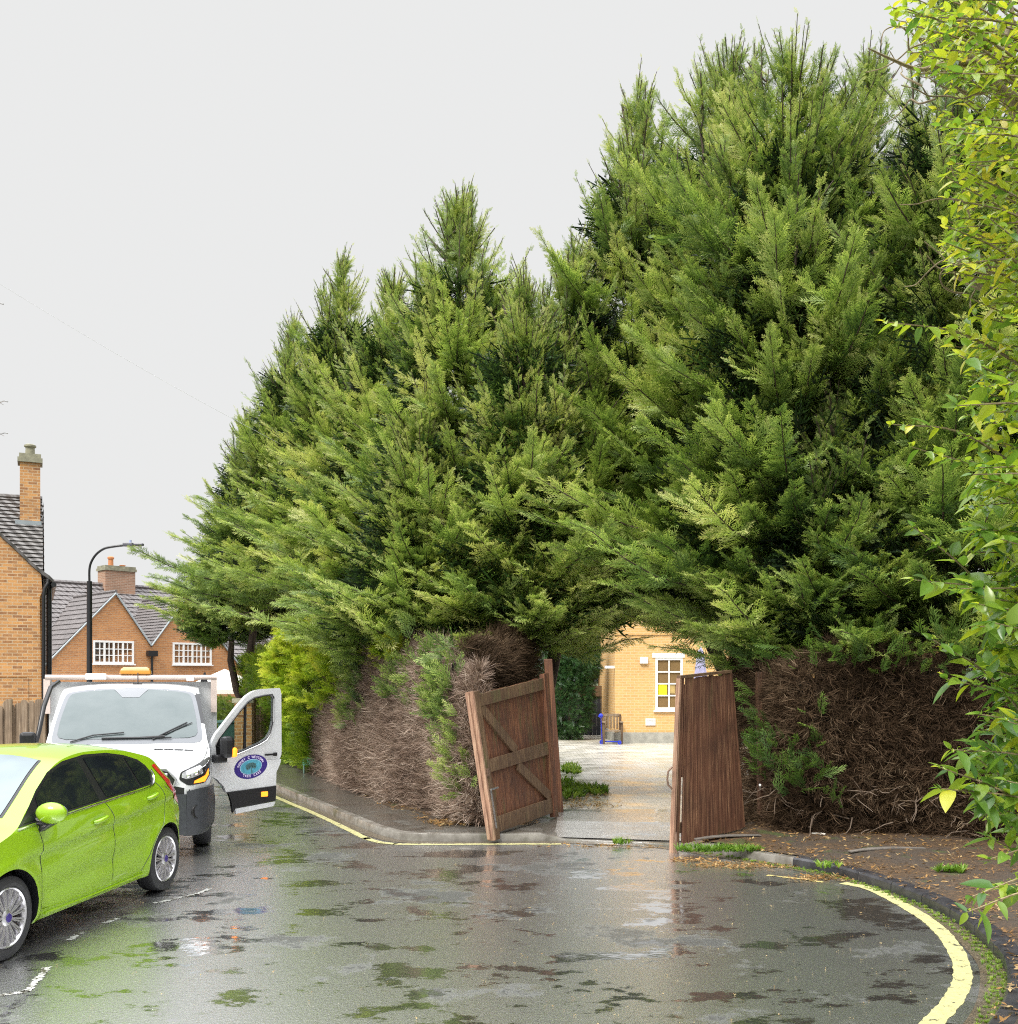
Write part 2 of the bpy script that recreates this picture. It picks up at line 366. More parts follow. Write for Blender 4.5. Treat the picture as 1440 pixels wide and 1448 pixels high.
M['scrapw'] = simple('dull_grey_board', (.13, .115, .10), .6, .3)
M['core'] = simple('dark_filler_core', (.012, .010, .008), .9, .3, 8)  # near-black filler colour in place of the shade inside the hedges
M['tarp'] = simple('white_canvas', (.72, .69, .62), .7, .05)
M['lilac'] = simple('lilac_canvas', (.50, .48, .72), .7, .1)

# ================================================================== SETTING
def sheet(name, pts, z, mat):
    o = MB().add([(p[0], p[1], p[2] if len(p) > 2 else z) for p in pts], [tuple(range(len(pts)))]).build(name, mat)
    return tag(o, kind='structure')
sheet('ground', [(-600, -300), (600, -300), (600, 900), (-600, 900)], -.06, M['grassland'])
KP = [(-20, 51.5), (-11.6, 34), (-8.6, 27.8), (-4.63, 19.5), (-2.2, 14.4), (-1.62, 13.3), (-1.2, 12.92), (-.2, 12.86), (.63, 12.9), (1.3, 12.75), (1.99, 12.46), (2.8, 11.5), (3.35, 10.8), (3.68, 9.8), (3.78, 8.72), (3.62, 7.6), (3.38, 6.9), (2.9, 6.05), (2.15, 5.15), (1, 4.3), (-1, 3.6), (-5, 3.0), (-14, 2.6)]
K = catmull(KP, 10)
LK = [(-14, 1.6), (-5.9, 2.2), (-5.75, 6), (-5.75, 9), (-6.1, 12), (-7.5, 16), (-11.3, 24), (-24.5, 51.5)]
# the road: one sheet between both kerbs
road_pts = [tuple(p) for p in K]+[tuple(p) for p in catmull(LK, 8)]
ro = sheet('road', road_pts, 0, M['road'])
nK = np.zeros_like(K); dK = np.gradient(K, axis=0); dK = nrm(dK); nK[:, 0] = -dK[:, 1]; nK[:, 1] = dK[:, 0]   # to the left of travel
nK = -nK if (nK[60] @ (np.array([0, 20])-K[60])) < 0 else nK
def kz(p):                               # kerb top height: lowered at the gateway
    return .10-.075*(smoothstep(.35, .75, p[0])*(1-smoothstep(1.95, 2.35, p[0])) if 11.8 < p[1] < 14 else 0)
kt = np.array([kz(p) for p in K])
def strip(name, offs, zs, mat):
    """bands following the kerb line; offs/zs give distance outward and height for every rail"""
    vs = []; fs = []; n = len(K); k = len(offs)
    for i in range(n):
        for j in range(k):
            p = K[i]+nK[i]*offs[j]; vs.append((p[0], p[1], zs(i, j)))
    for i in range(n-1):
        for j in range(k-1): a = i*k+j; fs.append((a, a+1, a+k+1, a+k))
    o = MB().add(vs, fs).build(name, mat, smooth=30); return tag(o, kind='structure')
kerb = strip('kerb', [0, .01, .02, .12, .125], lambda i, j: [-.03, kt[i]-.02, kt[i], kt[i], kt[i]-.06][j], M['kerb'])
strip('pavement', [.115, .5, 1.1, 2.0], lambda i, j: [kt[i]-.004, kt[i]*.7+.028, .094, .094][j], M['path'])
# dark joints are modelled as separate dark kerb blocks on the near right bend
def marking(name, pts, w, mat, z=.004, rag=.012, dz=0):
    c = catmull([(p[0], p[1]) for p in pts], 14); d = nrm(np.gradient(c, axis=0)); n = np.stack([-d[:, 1], d[:, 0]], 1)
    vs = []
    for i, p in enumerate(c):
        ww = w(i/len(c)) if callable(w) else w
        a = p+n[i]*(ww/2+random.uniform(-rag, rag)); b = p-n[i]*(ww/2+random.uniform(-rag, rag))
        vs += [(a[0], a[1], z), (b[0], b[1], z)]
    o = MB().add(vs, [(2*i, 2*i+1, 2*i+3, 2*i+2) for i in range(len(c)-1)]).build(name, mat); return tag(o, kind='structure')
G = lambda *a: gp(*a).xy
marking('yellow_line', [G(1192, 1249), G(1230, 1257), G(1272, 1277), G(1320, 1307), G(1350, 1342), G(1362, 1378), G(1350, 1412), G(1320, 1446), (2.0, 5.35), (1.0, 4.75), (-.4, 4.3)], .125, M['yellow'], rag=.006)
marking('yellow_line', [G(1085, 1238), G(1130, 1243), G(1165, 1248)], .05, M['yellow_old'], rag=.015)
marking('yellow_line', [(-10.2, 31.4), (-5.4, 21.3), G(378, 1121), G(450, 1153), G(520, 1187)], .1, M['yellow'], rag=.005)
marking('yellow_line', [G(516, 1185), G(535, 1191), G(560, 1194)], .1, M['yellow'], rag=.005)
marking('yellow_line', [G(556, 1194), G(620, 1194.5), G(700, 1194), G(794, 1194)], .1, M['yellow'], rag=.01)
for a, b in (((0, 1408), (38, 1403)), ((36, 1403), (68, 1368)), ((97, 1330), (117, 1318)), ((146, 1306), (167, 1299)), ((218, 1278), (262, 1268)), ((258, 1270), (298, 1257))):
    a, b = Vector(G(*a)), Vector(G(*b)); marking('parking_line', [a, (a+b)/2+Vector((.01, 0)), b], .05, M['white_line'], rag=.016)
# drain channel stones between yellow line and kerb on the left run
strip('gutter', [-.17, 0], lambda i, j: .003, M['gutter'])
# garden ground behind the pavement and courtyard paving
i0 = 0
gpts = [tuple(K[i]+nK[i]*1.7) for i in range(0, 108, 3)]+[(16, 10), (16, 60), (-19, 62)]
sheet('garden_ground', [(p[0], p[1], .075) for p in gpts], .075, M['soil'])
sheet('courtyard', [(.72, 13.2, .03), (2.45, 12.95, .03), (3.2, 14.2, .1), (9, 16, .1), (14, 30.99, .1), (14, 37, .1), (-1.5, 37, .1), (-1.5, 22, .1), (.6, 17.8, .1), (.7, 14.6, .1)], .1, M['paving'])
ap = [(.55, 13.02, .04), (2.32, 12.66, .04), (.62, 13.5, .075), (2.5, 13.2, .075), (.66, 14.0, .108), (2.62, 13.8, .108), (.70, 15.2, .112), (3.2, 15.2, .112)]
tag(MB().add(ap, [(0, 1, 3, 2), (2, 3, 5, 4), (4, 5, 7, 6)]).build('driveway', asphalt('pale_wet_driveway', (.16, .155, .145), .15, .35, False, 2.4)), kind='structure')
# left footway and front gardens
lk = catmull(LK, 8)
vs = []; fs = []
for i, p in enumerate(lk):
    d = nrm(lk[min(i+1, len(lk)-1)]-lk[max(i-1, 0)]); n = np.array([-d[1], d[0]])
    for j, (o_, z) in enumerate(((0, -.03), (0.01, .1), (.13, .1), (1.9, .11), (22, .12))):
        q = p+n*o_; vs.append((q[0], q[1], z))
for i in range(len(lk)-1):
    for j in range(4): a = i*5+j; fs.append((a, a+1, a+6, a+5))
tag(MB().add(vs, fs).build('pavement', M['path']), kind='structure')
# patches of litter soil on the right verge
strip_i = [i for i in range(len(K)) if K[i][0] > 2.0 and K[i][1] > 5.5]
vs = []; fs = []
for q, i in enumerate(strip_i):
    for j, o_ in enumerate((.135, .5, 1.0, 2.4, 5.0)):
        p = K[i]+nK[i]*o_; vs.append((p[0], p[1], .108+.05*[0, .25, .5, 1, 1][j]+random.uniform(-.006, .012)*(j > 0)))
for q in range(len(strip_i)-1):
    for j in range(4): a = q*5+j; fs.append((a, a+1, a+6, a+5))
tag(MB().add(vs, fs).build('earth_verge', M['soil'], smooth=60), kind='structure')
vs = []; fs = []
for q, i in enumerate([i for i in range(len(K)) if K[i][0] > -3.6 and K[i][0] < .3 and K[i][1] > 12]):
    for j, o_ in enumerate((.95, 1.25, 2.6)):
        p = K[i]+nK[i]*(o_+(.12*math.sin(i*1.3) if j == 0 else 0)); vs.append((p[0], p[1], .098+[0, .03, .06][j]))
    if q:
        for j in range(2): a = (q-1)*3+j; fs.append((a, a+1, a+4, a+3))
tag(MB().add(vs, fs).build('earth_bed', M['soil'], smooth=60), kind='structure')
# kerb blocks of the near right bend: dark, with joints
kb = MB(); step = 0
idx = [i for i in range(len(K)) if K[i][0] > 2.2 and K[i][1] > 4.6 and K[i][1] < 11.2]
for q in range(0, len(idx)-5, 5):
    ids = idx[q:q+6]; vs = []
    for r_, i in enumerate(ids):
        t = (r_/5)*.97+.015; i_f = idx[q]+t*5; a = int(i_f); f = i_f-a
        p = K[a]*(1-f)+K[min(a+1, len(K)-1)]*f; n = nK[a]
        for o_, z in ((-.004, -.02), (-.002, .085), (.018, .106), (.14, .108), (.142, .05)):
            pp = p+n*o_; vs.append((pp[0], pp[1], z))
    kb.add(vs, [(r_*5+j, r_*5+j+1, (r_+1)*5+j+1, (r_+1)*5+j) for r_ in range(5) for j in range(4)]+[(4, 3, 2, 1, 0), (25, 26, 27, 28, 29)])
tag(kb.build('kerb', M['dkerb'], smooth=30), kind='structure')

# ================================================================== FOLIAGE ENGINE
def frond_template(n=7, seed=0):
    g = np.random.default_rng(seed); V = []; F = []; T = []
    def diamond(a, d, l, w_, tip):
        side = np.array([-d[1], d[0], 0]); b = len(V)
        zz = g.uniform(-.02, .02)
        V.extend([a, a+d*l*.45+side*w_+[0, 0, zz], a+d*l+[0, 0, -l*.25], a+d*l*.45-side*w_+[0, 0, zz]]); F.append([b, b+1, b+2, b+3]); T.extend([tip*.5, tip*.8, tip*1.1, tip*.8])
    V.extend([np.array([0, -.016, 0]), np.array([0, .016, 0]), np.array([.95, .012, -.03]), np.array([.95, -.012, -.03])]); F.append([0, 1, 2, 3]); T.extend([0]*4)
    for i in range(n):
        s = .08+.86*i/n; ln = .36*(1-s)**.75+.05
        for sg in (-1, 1):
            a_ = np.radians(g.uniform(34, 52))*sg; d = np.array([math.cos(a_), math.sin(a_), g.uniform(-.22, .22)]); l1 = ln*g.uniform(.75, 1.2)
            a0 = np.array([s+g.uniform(-.02, .02), 0, -.05*s*s])
            diamond(a0, d, l1, .010+l1*.035, s)
            if l1 > .15:
                d2 = np.array([math.cos(a_*.15), math.sin(a_*.15), .1]); diamond(a0+d*l1*.3, d2, l1*.45, .013, s+.2)
                (diamond(a0+d*l1*.6, d2, l1*.36, .013, s+.3) if l1 > .24 else None)
    diamond(np.array([.80, 0, -.02]), np.array([1, 0, 0]), .2, .018, 1)
    return np.array(V), np.array(F), np.array(T)
FR = [frond_template(8, s) for s in range(4)]
FRS = [frond_template(5, s+9) for s in range(3)]
FRI = [(v*[1, 1.5, 1], f, t) for v, f, t in [frond_template(3, s+20) for s in range(3)]]
def scatter(tmpls, pos, d, up, scale, tone, tipgain=.38):
    pos, d, up = np.array(pos), nrm(np.array(d)), np.array(up); scale = np.array(scale); tone = np.array(tone)
    side = nrm(np.cross(up, d)); up = np.cross(d, side)
    Vs = []; Fs = []; Ts = []; base = 0; k = len(tmpls); pick = np.arange(len(pos)) % k
    for t, (TV, TF, TT) in enumerate(tmpls):
        s = pick == t; P = pos[s]; m = len(P)
        if not m: continue
        X = P[:, None, :]+scale[s][:, None, None]*(TV[None, :, 0:1]*d[s][:, None, :]+TV[None, :, 1:2]*side[s][:, None, :]+TV[None, :, 2:3]*up[s][:, None, :])
        Vs.append(X.reshape(-1, 3)); nv = len(TV)
        Fs.append((TF[None]+(np.arange(m)*nv)[:, None, None]).reshape(-1, TF.shape[1])+base); base += m*nv
        Ts.append((tone[s][:, None]+tipgain*TT[None]).ravel())
    return np.concatenate(Vs), np.concatenate(Fs), np.concatenate(Ts)
class Fol:
    def __init__(s): s.p = []; s.d = []; s.u = []; s.s = []; s.t = []
    def add(s, p, d, u, sc, t): s.p.append(p); s.d.append(d); s.u.append(u); s.s.append(sc); s.t.append(t)
    def cat(s): return [np.concatenate(x) for x in (s.p, s.d, s.u, s.s, s.t)]
def plume(fol, wood, g, pts, width, n, tone, thin=1.0, wr=.012):
    """a feathery shoot: pts is its axis (k,3); fronds in a spiral, shorter to the tip"""
    pts = np.array(pts); k = len(pts)
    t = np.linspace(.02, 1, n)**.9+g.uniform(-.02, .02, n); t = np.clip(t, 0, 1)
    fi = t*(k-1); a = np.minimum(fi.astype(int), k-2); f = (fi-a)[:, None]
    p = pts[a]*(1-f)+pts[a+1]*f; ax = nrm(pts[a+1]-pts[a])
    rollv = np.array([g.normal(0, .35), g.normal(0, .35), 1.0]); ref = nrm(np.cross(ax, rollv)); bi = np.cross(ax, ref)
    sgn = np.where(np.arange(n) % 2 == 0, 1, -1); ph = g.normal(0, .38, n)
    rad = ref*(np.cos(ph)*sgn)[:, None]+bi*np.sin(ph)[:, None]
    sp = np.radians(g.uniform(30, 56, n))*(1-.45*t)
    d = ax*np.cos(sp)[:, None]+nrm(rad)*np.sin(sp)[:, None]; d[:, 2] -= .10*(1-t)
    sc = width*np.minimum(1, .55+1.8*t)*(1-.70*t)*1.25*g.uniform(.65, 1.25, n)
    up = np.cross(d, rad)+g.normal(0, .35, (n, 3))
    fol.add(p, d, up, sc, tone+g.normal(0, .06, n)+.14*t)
    if wood is not None: wood.tube([Vector(q) for q in pts], [wr*(1-i/k)+.006 for i in range(k)], 4, False)
def conifer(label, x, y, zb, zt, rad, seed, npl=170, mat='cypress', tone=.38, shape=1.0, lead=5, wscale=1.0, base=.1, group=None, bareness=.0, name='conifer', low=.8, lean=(0, 0), trunk_r=.16):
    g = np.random.default_rng(seed); root = empty(name, (x, y, base), 0, label, 'tree', group)
    fol = Fol(); wd = MB(); Ht = zt-zb
    # trunk
    top = zt-base-.5
    wd.tube([(g.normal(0, .03)*i+lean[0]*max(0, 1-i/3), g.normal(0, .03)*i+lean[1]*max(0, 1-i/3), top*i/7) for i in range(8)], [trunk_r*(1-.93*i/7)+.01 for i in range(8)], 9, False)
    npl = int(npl*.80); hs = g.uniform(0, 1, npl)**1.2*.985
    for j, h in enumerate(hs):
        a = g.uniform(0, 2*math.pi)
        if math.sin(a) > .3 and g.uniform() < .7: a = -a          # fewer shoots on the far side
        prof = (1-h)**(1.12/shape)*(low+(1-low)*min(1, h/.15))*1.28*(1+.12*math.sin(3*a+seed)+.1*math.sin(9*h+2*a))
        r_ = rad*prof*(g.uniform(.58, 1.12) if g.uniform() > .14 else g.uniform(1.15, 1.42))+.07
        z0 = zb-base+h*Ht
        rise = (.05+.62*h*h+.2*h)*r_*g.uniform(.5, 1.3)+.2*h
        if h < .18: rise *= .2; 
        z0 -= rise*.75
        k = 7; tt = np.linspace(0, 1, k); bend = g.normal(0, .12)
        dirx = np.cos(a+bend*tt); diry = np.sin(a+bend*tt)
        pts = np.stack([dirx*r_*tt, diry*r_*tt, z0+rise*tt**1.8-(.25*r_*np.sin(tt*math.pi)*(1-h)*.5)], 1)
        L_ = min(1.0, .62+.5/(r_+.3)); s = 1-L_*(.75 if r_ > 1 else .95)
        kk = 6; ts = np.linspace(max(0, s), 1, kk)
        sub = np.stack([np.interp(ts, tt, pts[:, c]) for c in range(3)], 1)
        tip = np.array([dirx[-1]*(.28-.15*h), diry[-1]*(.28-.15*h), .02+.34*h])*(1 if h < .8 else .6); sub = np.vstack([sub, sub[-1]+tip*g.uniform(.5, 1.6)])
        wd.tube([Vector(q) for q in sub[-3:]], [.010, .008, .005], 4, False)
        n = int(34*min(1.2, .5+r_*.3)); wdt = .48*wscale*min(1.15, .42+.33*r_)
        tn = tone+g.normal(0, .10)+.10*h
        plume(fol, None, g, sub, wdt, n, tn)
        for q in range(2 if r_ > .8 else 1):                            # side shoots
            b0 = sub[int(g.integers(1, 4))]; sd_ = nrm(np.array([-diry[-1], dirx[-1], .0])*g.choice([-1, 1])*1.0+np.array([dirx[-1]*.6, diry[-1]*.6, g.uniform(-.05, .25+.5*h)]))
            ln = g.uniform(.35, .8)*wscale*min(1, .25+.55*r_)
            plume(fol, None, g, np.stack([b0+sd_*ln*u+np.array([0, 0, .18*u*u]) for u in np.linspace(0, 1, 4)]), wdt*.75, 11, tn+g.normal(0, .05))
        wd.tube([Vector(q) for q in pts], [.026*(1-i/k)*min(1, r_)+.002 for i in range(k)], 5, False)
    for j in range(lead):                                               # pointed leaders with sparse twigs
        a = g.uniform(0, 6.28); rr = g.uniform(.05, .6)*rad*(0 if j == 0 else 1); hh = zt-base-(0 if j == 0 else (rr/rad/1.28)**(shape/1.12)*Ht-.45)
        b0 = np.array([math.cos(a)*rr, math.sin(a)*rr, hh-1.6]); ln = 1.6
        pts = np.stack([b0+np.array([g.normal(0, .02), g.normal(0, .02), 0])+np.array([math.cos(a)*.1*u, math.sin(a)*.1*u, ln*u]) for u in np.linspace(0, 1, 7)])
        plume(fol, wd, g, pts, .36*wscale, 30, tone-.02, wr=.018); plume(fol, None, g, pts*1.0, .28*wscale, 16, tone-.02)
        for q in range(5):
            u = g.uniform(.1, .75); aa = g.uniform(0, 6.28); s0 = b0+np.array([0, 0, ln*u]); d0 = np.array([math.cos(aa)*.75, math.sin(aa)*.75, .65]); l2 = (1-u)*.8+.15
            plume(fol, wd, g, np.stack([s0+d0*l2*v+np.array([0, 0, .15*v*v]) for v in np.linspace(0, 1, 4)]), .24*wscale, 11, tone-.05, wr=.009)
    # inner dead sprays close the crown's heart; near-black tone stands in for shade
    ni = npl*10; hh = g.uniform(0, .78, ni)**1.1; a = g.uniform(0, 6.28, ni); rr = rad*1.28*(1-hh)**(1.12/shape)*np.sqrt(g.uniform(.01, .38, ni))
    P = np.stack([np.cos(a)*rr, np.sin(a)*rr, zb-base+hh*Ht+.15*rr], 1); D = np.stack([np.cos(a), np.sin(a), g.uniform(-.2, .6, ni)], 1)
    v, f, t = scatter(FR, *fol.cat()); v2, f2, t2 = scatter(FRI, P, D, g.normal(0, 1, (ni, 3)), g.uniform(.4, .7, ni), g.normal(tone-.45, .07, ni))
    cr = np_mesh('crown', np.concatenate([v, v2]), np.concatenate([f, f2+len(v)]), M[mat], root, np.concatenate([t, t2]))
    wd.build('trunk', M['bark'], root, smooth=60)
    return root

# ================================================================== HOUSES
def roof_courses(mb, a0, a1, b1, b0, n, t=.035):
    """tile courses between eave a0-a1 and ridge b0-b1, each one a tilted slab over the next"""
    a0, a1, b0, b1 = map(Vector, (a0, a1, b0, b1)); nr = (a1-a0).cross(b0-a0).normalized()
    if nr.z < 0: nr = -nr
    for i in range(n):
        u, w_ = i/n, (i+1.12)/n; w_ = min(w_, 1)
        p = a0.lerp(b0, u); q = a1.lerp(b1, u); r = a1.lerp(b1, w_); s = a0.lerp(b0, w_)
        mb.add([p+nr*t, q+nr*t, r+nr*.006, s+nr*.006, p-nr*.01, q-nr*.01], [(0, 1, 2, 3), (4, 5, 1, 0)])
def window(parent, x0, x1, z0, z1, y, nx, nz, fr=.07, bar=.028, sill=True, curtain=None, groups=1):
    mb = MB(); d0, d1 = y-.05, y+.06
    mb.box(x0, x1, d0, d1, z0, z0+fr).box(x0, x1, d0, d1, z1-fr, z1).box(x0, x0+fr, d0+.003, d1, z0+fr, z1-fr).box(x1-fr, x1, d0+.003, d1, z0+fr, z1-fr)
    W_ = (x1-x0-2*fr)
    for g_ in range(1, groups):
        c = x0+fr+W_*g_/groups; mb.box(c-.045, c+.045, d0+.006, d1, z0+fr, z1-fr)
    for i in range(1, nx):
        c = x0+fr+W_*i/nx; mb.box(c-bar/2, c+bar/2, d0+.012, d1-.02, z0+fr, z1-fr)
    for i in range(1, nz):
        c = z0+fr+(z1-z0-2*fr)*i/nz; mb.box(x0+fr, x1-fr, d0+.015, d1-.02, c-bar/2, c+bar/2)
    w_ = mb.build('window', M['white_pvc'], parent)
    MB().box(x0+fr*.5, x1-fr*.5, y, y+.01, z0+fr*.5, z1-fr*.5).build('pane', M['glass_win'], w_)
    if sill: MB().box(x0-.06, x1+.06, y-.11, y-.052, z0-.06, z0+.0).build('sill', M['white_pvc'], w_)
    return w_
def chimney(parent, x0, x1, y0, y1, z0, z1, pots=((0, 0, .4),), cap=.05, capm='stone'):
    ch = MB().box(x0, x1, y0, y1, z0, z1).build('chimney', M['brick_chim'], parent)
    MB().box(x0-cap, x1+cap, y0-cap, y1+cap, z1+.002, z1+.13).box(x0-.02, x1+.02, y0-.02, y1+.02, z1+.132, z1+.25).build('cap', M[capm], ch)
    for px, py, h in pots:
        MB().lathe([(.13, 0), (.12, h*.7), (.16, h*.75), (.16, h*.9), (.1, h)], 14, Matrix.Translation(((x0+x1)/2+px, (y0+y1)/2+py, z1+.252))).build('chimney_pot', M['terracotta'], ch, smooth=40)
    return ch
# ---- near house at the left edge
HNX = at(60, 0, 26.5).x; HRZ = R(25)
hn = empty('brick_house', (HNX, 26.5, .1), HRZ, 'orange brick house at the left edge with a sweeping gable verge and a tall chimney', 'house')
def hz(px, py, dy=0):                    # pixel -> (x, z) on the house's own facade plane pushed back by dy
    k = (px-720)/1440; cs, sn = math.cos(HRZ), math.sin(HRZ)
    ox, oy = HNX-sn*dy, 26.5+cs*dy        # (ox+cs*x, oy+sn*x): X = k*Y
    x = (k*oy-ox)/(cs-k*sn); Y = oy+sn*x
    return (x, H-(py-960)/1440*Y-.1)
verge = [hz(76, 826), hz(70, 820), hz(58, 812), hz(44, 800), hz(30, 786), hz(15, 772), hz(0, 758), hz(-20, 735), hz(-50, 695), hz(-95, 640)]
gab = [(0, 0), hz(56, 845), hz(60, 836)]+verge[2:]
xl = verge[-1][0]; zt_ = verge[-1][1]
gab += [(2*xl-p[0], p[1]) for p in reversed(verge[:-1])]+[(2*xl, 0)]
gm = MB(); gm.prism(gab, (0, .3)); gm.build('wall', M['brick'], hn)
MB().box(-.3, -.01, .301, 5.5, 0, 4.35).build('wall', M['brick'], hn)
rm = MB(); vv = verge+[(2*xl-p[0], p[1]) for p in reversed(verge[:-1])]
for a, b in zip(vv[:-1], vv[1:]):
    A0, A1, B0, B1 = (a[0], -.06, a[1]+.01), (a[0], 3.2, a[1]+.01), (b[0], -.06, b[1]+.01), (b[0], 3.2, b[1]+.01)
    rm.add([A0, A1, B1, B0, (a[0], -.06, a[1]+.11), (a[0], 3.2, a[1]+.11), (b[0], 3.2, b[1]+.11), (b[0], -.06, b[1]+.11)], [(0, 1, 2, 3), (7, 6, 5, 4), (0, 3, 7, 4), (1, 5, 6, 2), (0, 4, 5, 1), (3, 2, 6, 7)])
r1 = rm.build('roof', M['tile_near'], hn)
MB().tube([(verge[0][0]+.0, y_, verge[0][1]-.02) for y_ in (-.1, 1, 3.4, 5.4)], .07, 8).build('gutter', M['black'], hn)
rf = MB(); e0 = (-9, .7, 4.45); e1 = (.02, .7, 4.30); rr1 = (.02, 3.5, hz(60, 706, 3.5)[1]); rr0 = (-9, 3.5, rr1[2])
roof_courses(rf, e0, e1, rr1, rr0, 24, .045)
roof_courses(rf, (-9, 6.3, 4.45), (.02, 6.3, 4.3), rr1, rr0, 12, .04)
roof_courses(rf, e1, (.02, 6.3, 4.3), rr1, rr1, 14, .04)
ro2 = rf.build('roof', M['tile_near'], hn)
MB().tube([rr0, rr1], .09, 8).build('ridge_tile', M['tile_near'], ro2)
c0 = Vector((hz(28, 740, 2.7)[0], 0, hz(28, 740, 2.7)[1])); c1 = Vector((hz(57, 650, 2.7)[0], 0, hz(57, 650, 2.7)[1]))
_bc = M['brick_chim']; M['brick_chim'] = M['brick']; _tc = M['terracotta']; M['terracotta'] = M['stone']
ch = chimney(hn, c0.x, c1.x, 2.7, 3.3, c0.z-.8, c1.z-.1, ((0, 0, .32),), .06)
MB().box(c0.x-.12, c1.x+.03, 2.6, 2.699, c0.z-.2, c0.z+.08).build('lead_flashing', M['lead'], ch)
MB().tube([(.13, -.02, 4.55), (.13, -.05, 4.45), (.05, -.08, 4.3), (.03, -.08, 4.1), (.03, -.08, .0)], .05, 8).build('downpipe', M['black'], hn, smooth=50)
MB().tube([(.16, .3, 4.5), (.16, .3, .0)], .07, 8).build('downpipe', M['black'], hn, smooth=50)
MB().box(-3.2, -.35, -.012, -.001, 2.0, 2.05).box(-.36, -.33, -.012, -.001, 0, 2.0).build('pipe', M['brick_chim'], hn)
M['brick_chim'] = _bc; M['terracotta'] = _tc
# television aerials whose tips reach in at the left edge
for nm, py, Y in (('aerial', 430, 22), ('aerial', 568, 24), ('aerial', 613, 27)):
    p = at(5 if py == 430 else 11, py, Y); q = p+Vector((-1.6, .1, -.02)); mb = MB()
    mb.tube([p, p.lerp(q, .05)+Vector((0, 0, .025)), p.lerp(q, .1), q], .016, 5)
    for i in range(1, 7): c = p.lerp(q, i/7); mb.tube([c+Vector((0, -.25, 0)), c+Vector((0, .25, 0))], .006, 4)
    foot = hn.location.z
    mb.tube([q, q+Vector((0, 0, -2.2)), Vector((q.x, q.y, -.0))], .02, 5)
    tag(mb.build('aerial', M['galv']), {430: 'uppermost of the three thin aerials at the left edge', 568: 'middle of the three thin aerials at the left edge', 613: 'lowest aerial at the left edge, level with the near chimney top'}[py], 'aerial', 'aerials at the left edge')
a, b = at(-180, 290, 15), at(420, 640, 23); mb = MB()
mb.tube([a.lerp(b, t)-Vector((0, 0, .12*math.sin(math.pi*t))) for t in np.linspace(0, 1, 12)], .0035, 4)
tag(mb.build('telephone_wire', simple('grey_wire', (.7, .7, .72), .5)), 'thin grey overhead wire slanting down across the sky at the left', 'wire')
# ---- gabled houses at the far end
FH = empty('brick_house', (at(163, 842, 46).x, 46, 0), R(45), 'far brick terrace with two steep gables and mauve tiled roof behind the lamp post', 'house')
za = 5.9; s2 = 3.45
poly = [(-3.55, 0), (-3.55, 2.2), (0, za), (1.68, 3.55), (s2, za), (6.6, 2.3), (6.6, 0)]
MB().prism(poly, (0, .3)).build('wall', M['brick_far'], FH)
MB().box(-9, -.5, 2.5, 2.8, 0, 3.25).build('wall', M['brick_far'], FH)
MB().box(3.5, 16, 2.5, 2.8, 0, 3.25).build('wall', M['brick_far'], FH)
rm = MB()
for ax, foot in ((0, (-3.7, 2.05)), (0, (1.68, 3.5)), (s2, (1.68, 3.5)), (s2, (6.8, 2.15))):
    roof_courses(rm, (foot[0], -.1, foot[1]+.05), (foot[0], 5.4, foot[1]+.05), (ax, 5.4, za+.07), (ax, -.1, za+.07), 16, .05)
roof_courses(rm, (-9.3, 2.3, 3.15), (17, 2.3, 3.15), (17, 5.5, 6.75), (-9.3, 5.5, 6.75), 16, .05)
roof_courses(rm, (17, 8.7, 3.15), (-9.3, 8.7, 3.15), (-9.3, 5.5, 6.75), (17, 5.5, 6.75), 10, .05)
rf = rm.build('roof', M['tile_far'], FH)
MB().tube([(-9.3, 5.5, 6.8), (17, 5.5, 6.8)], .1, 6).build('ridge_tile', M['tile_far'], rf)
MB().tube([(0, -.1, za+.12), (0, 4.6, za+.12)], .07, 6).build('ridge_tile', M['tile_far'], rf)
MB().tube([(s2, -.1, za+.12), (s2, 4.6, za+.12)], .07, 6).build('ridge_tile', M['tile_far'], rf)
vg = MB()
for (a, b) in (((-3.6, 2.15), (0, za+.03)), ((0, za+.03), (1.68, 3.6)), ((1.68, 3.6), (s2, za+.03)), ((s2, za+.03), (6.7, 2.2))):
    vg.tube([(a[0], -.09, a[1]), (b[0], -.09, b[1])], .045, 5)
vg.build('verge_trim', M['lead'], FH)
chimney(FH, 1.75, 3.3, 5.1, 6.0, 5.8, 7.5, ((-.3, 0, .5), (.35, .1, .12)), .06)
for (x0, x1) in ((-1.02, .86), (2.75, 4.75)): window(FH, x0, x1, 2.74, 3.78, 0, 8, 3, .09, .04, groups=4)
window(FH, -1.0, .8, .4, 1.7, 0, 8, 3, .09, .04, groups=4)
MB().tube([(1.68, -.12, 3.35), (1.68, -.12, 0)], .055, 6).box(1.45, 1.91, -.25, -.02, 3.1, 3.36).build('downpipe', M['black'], FH)
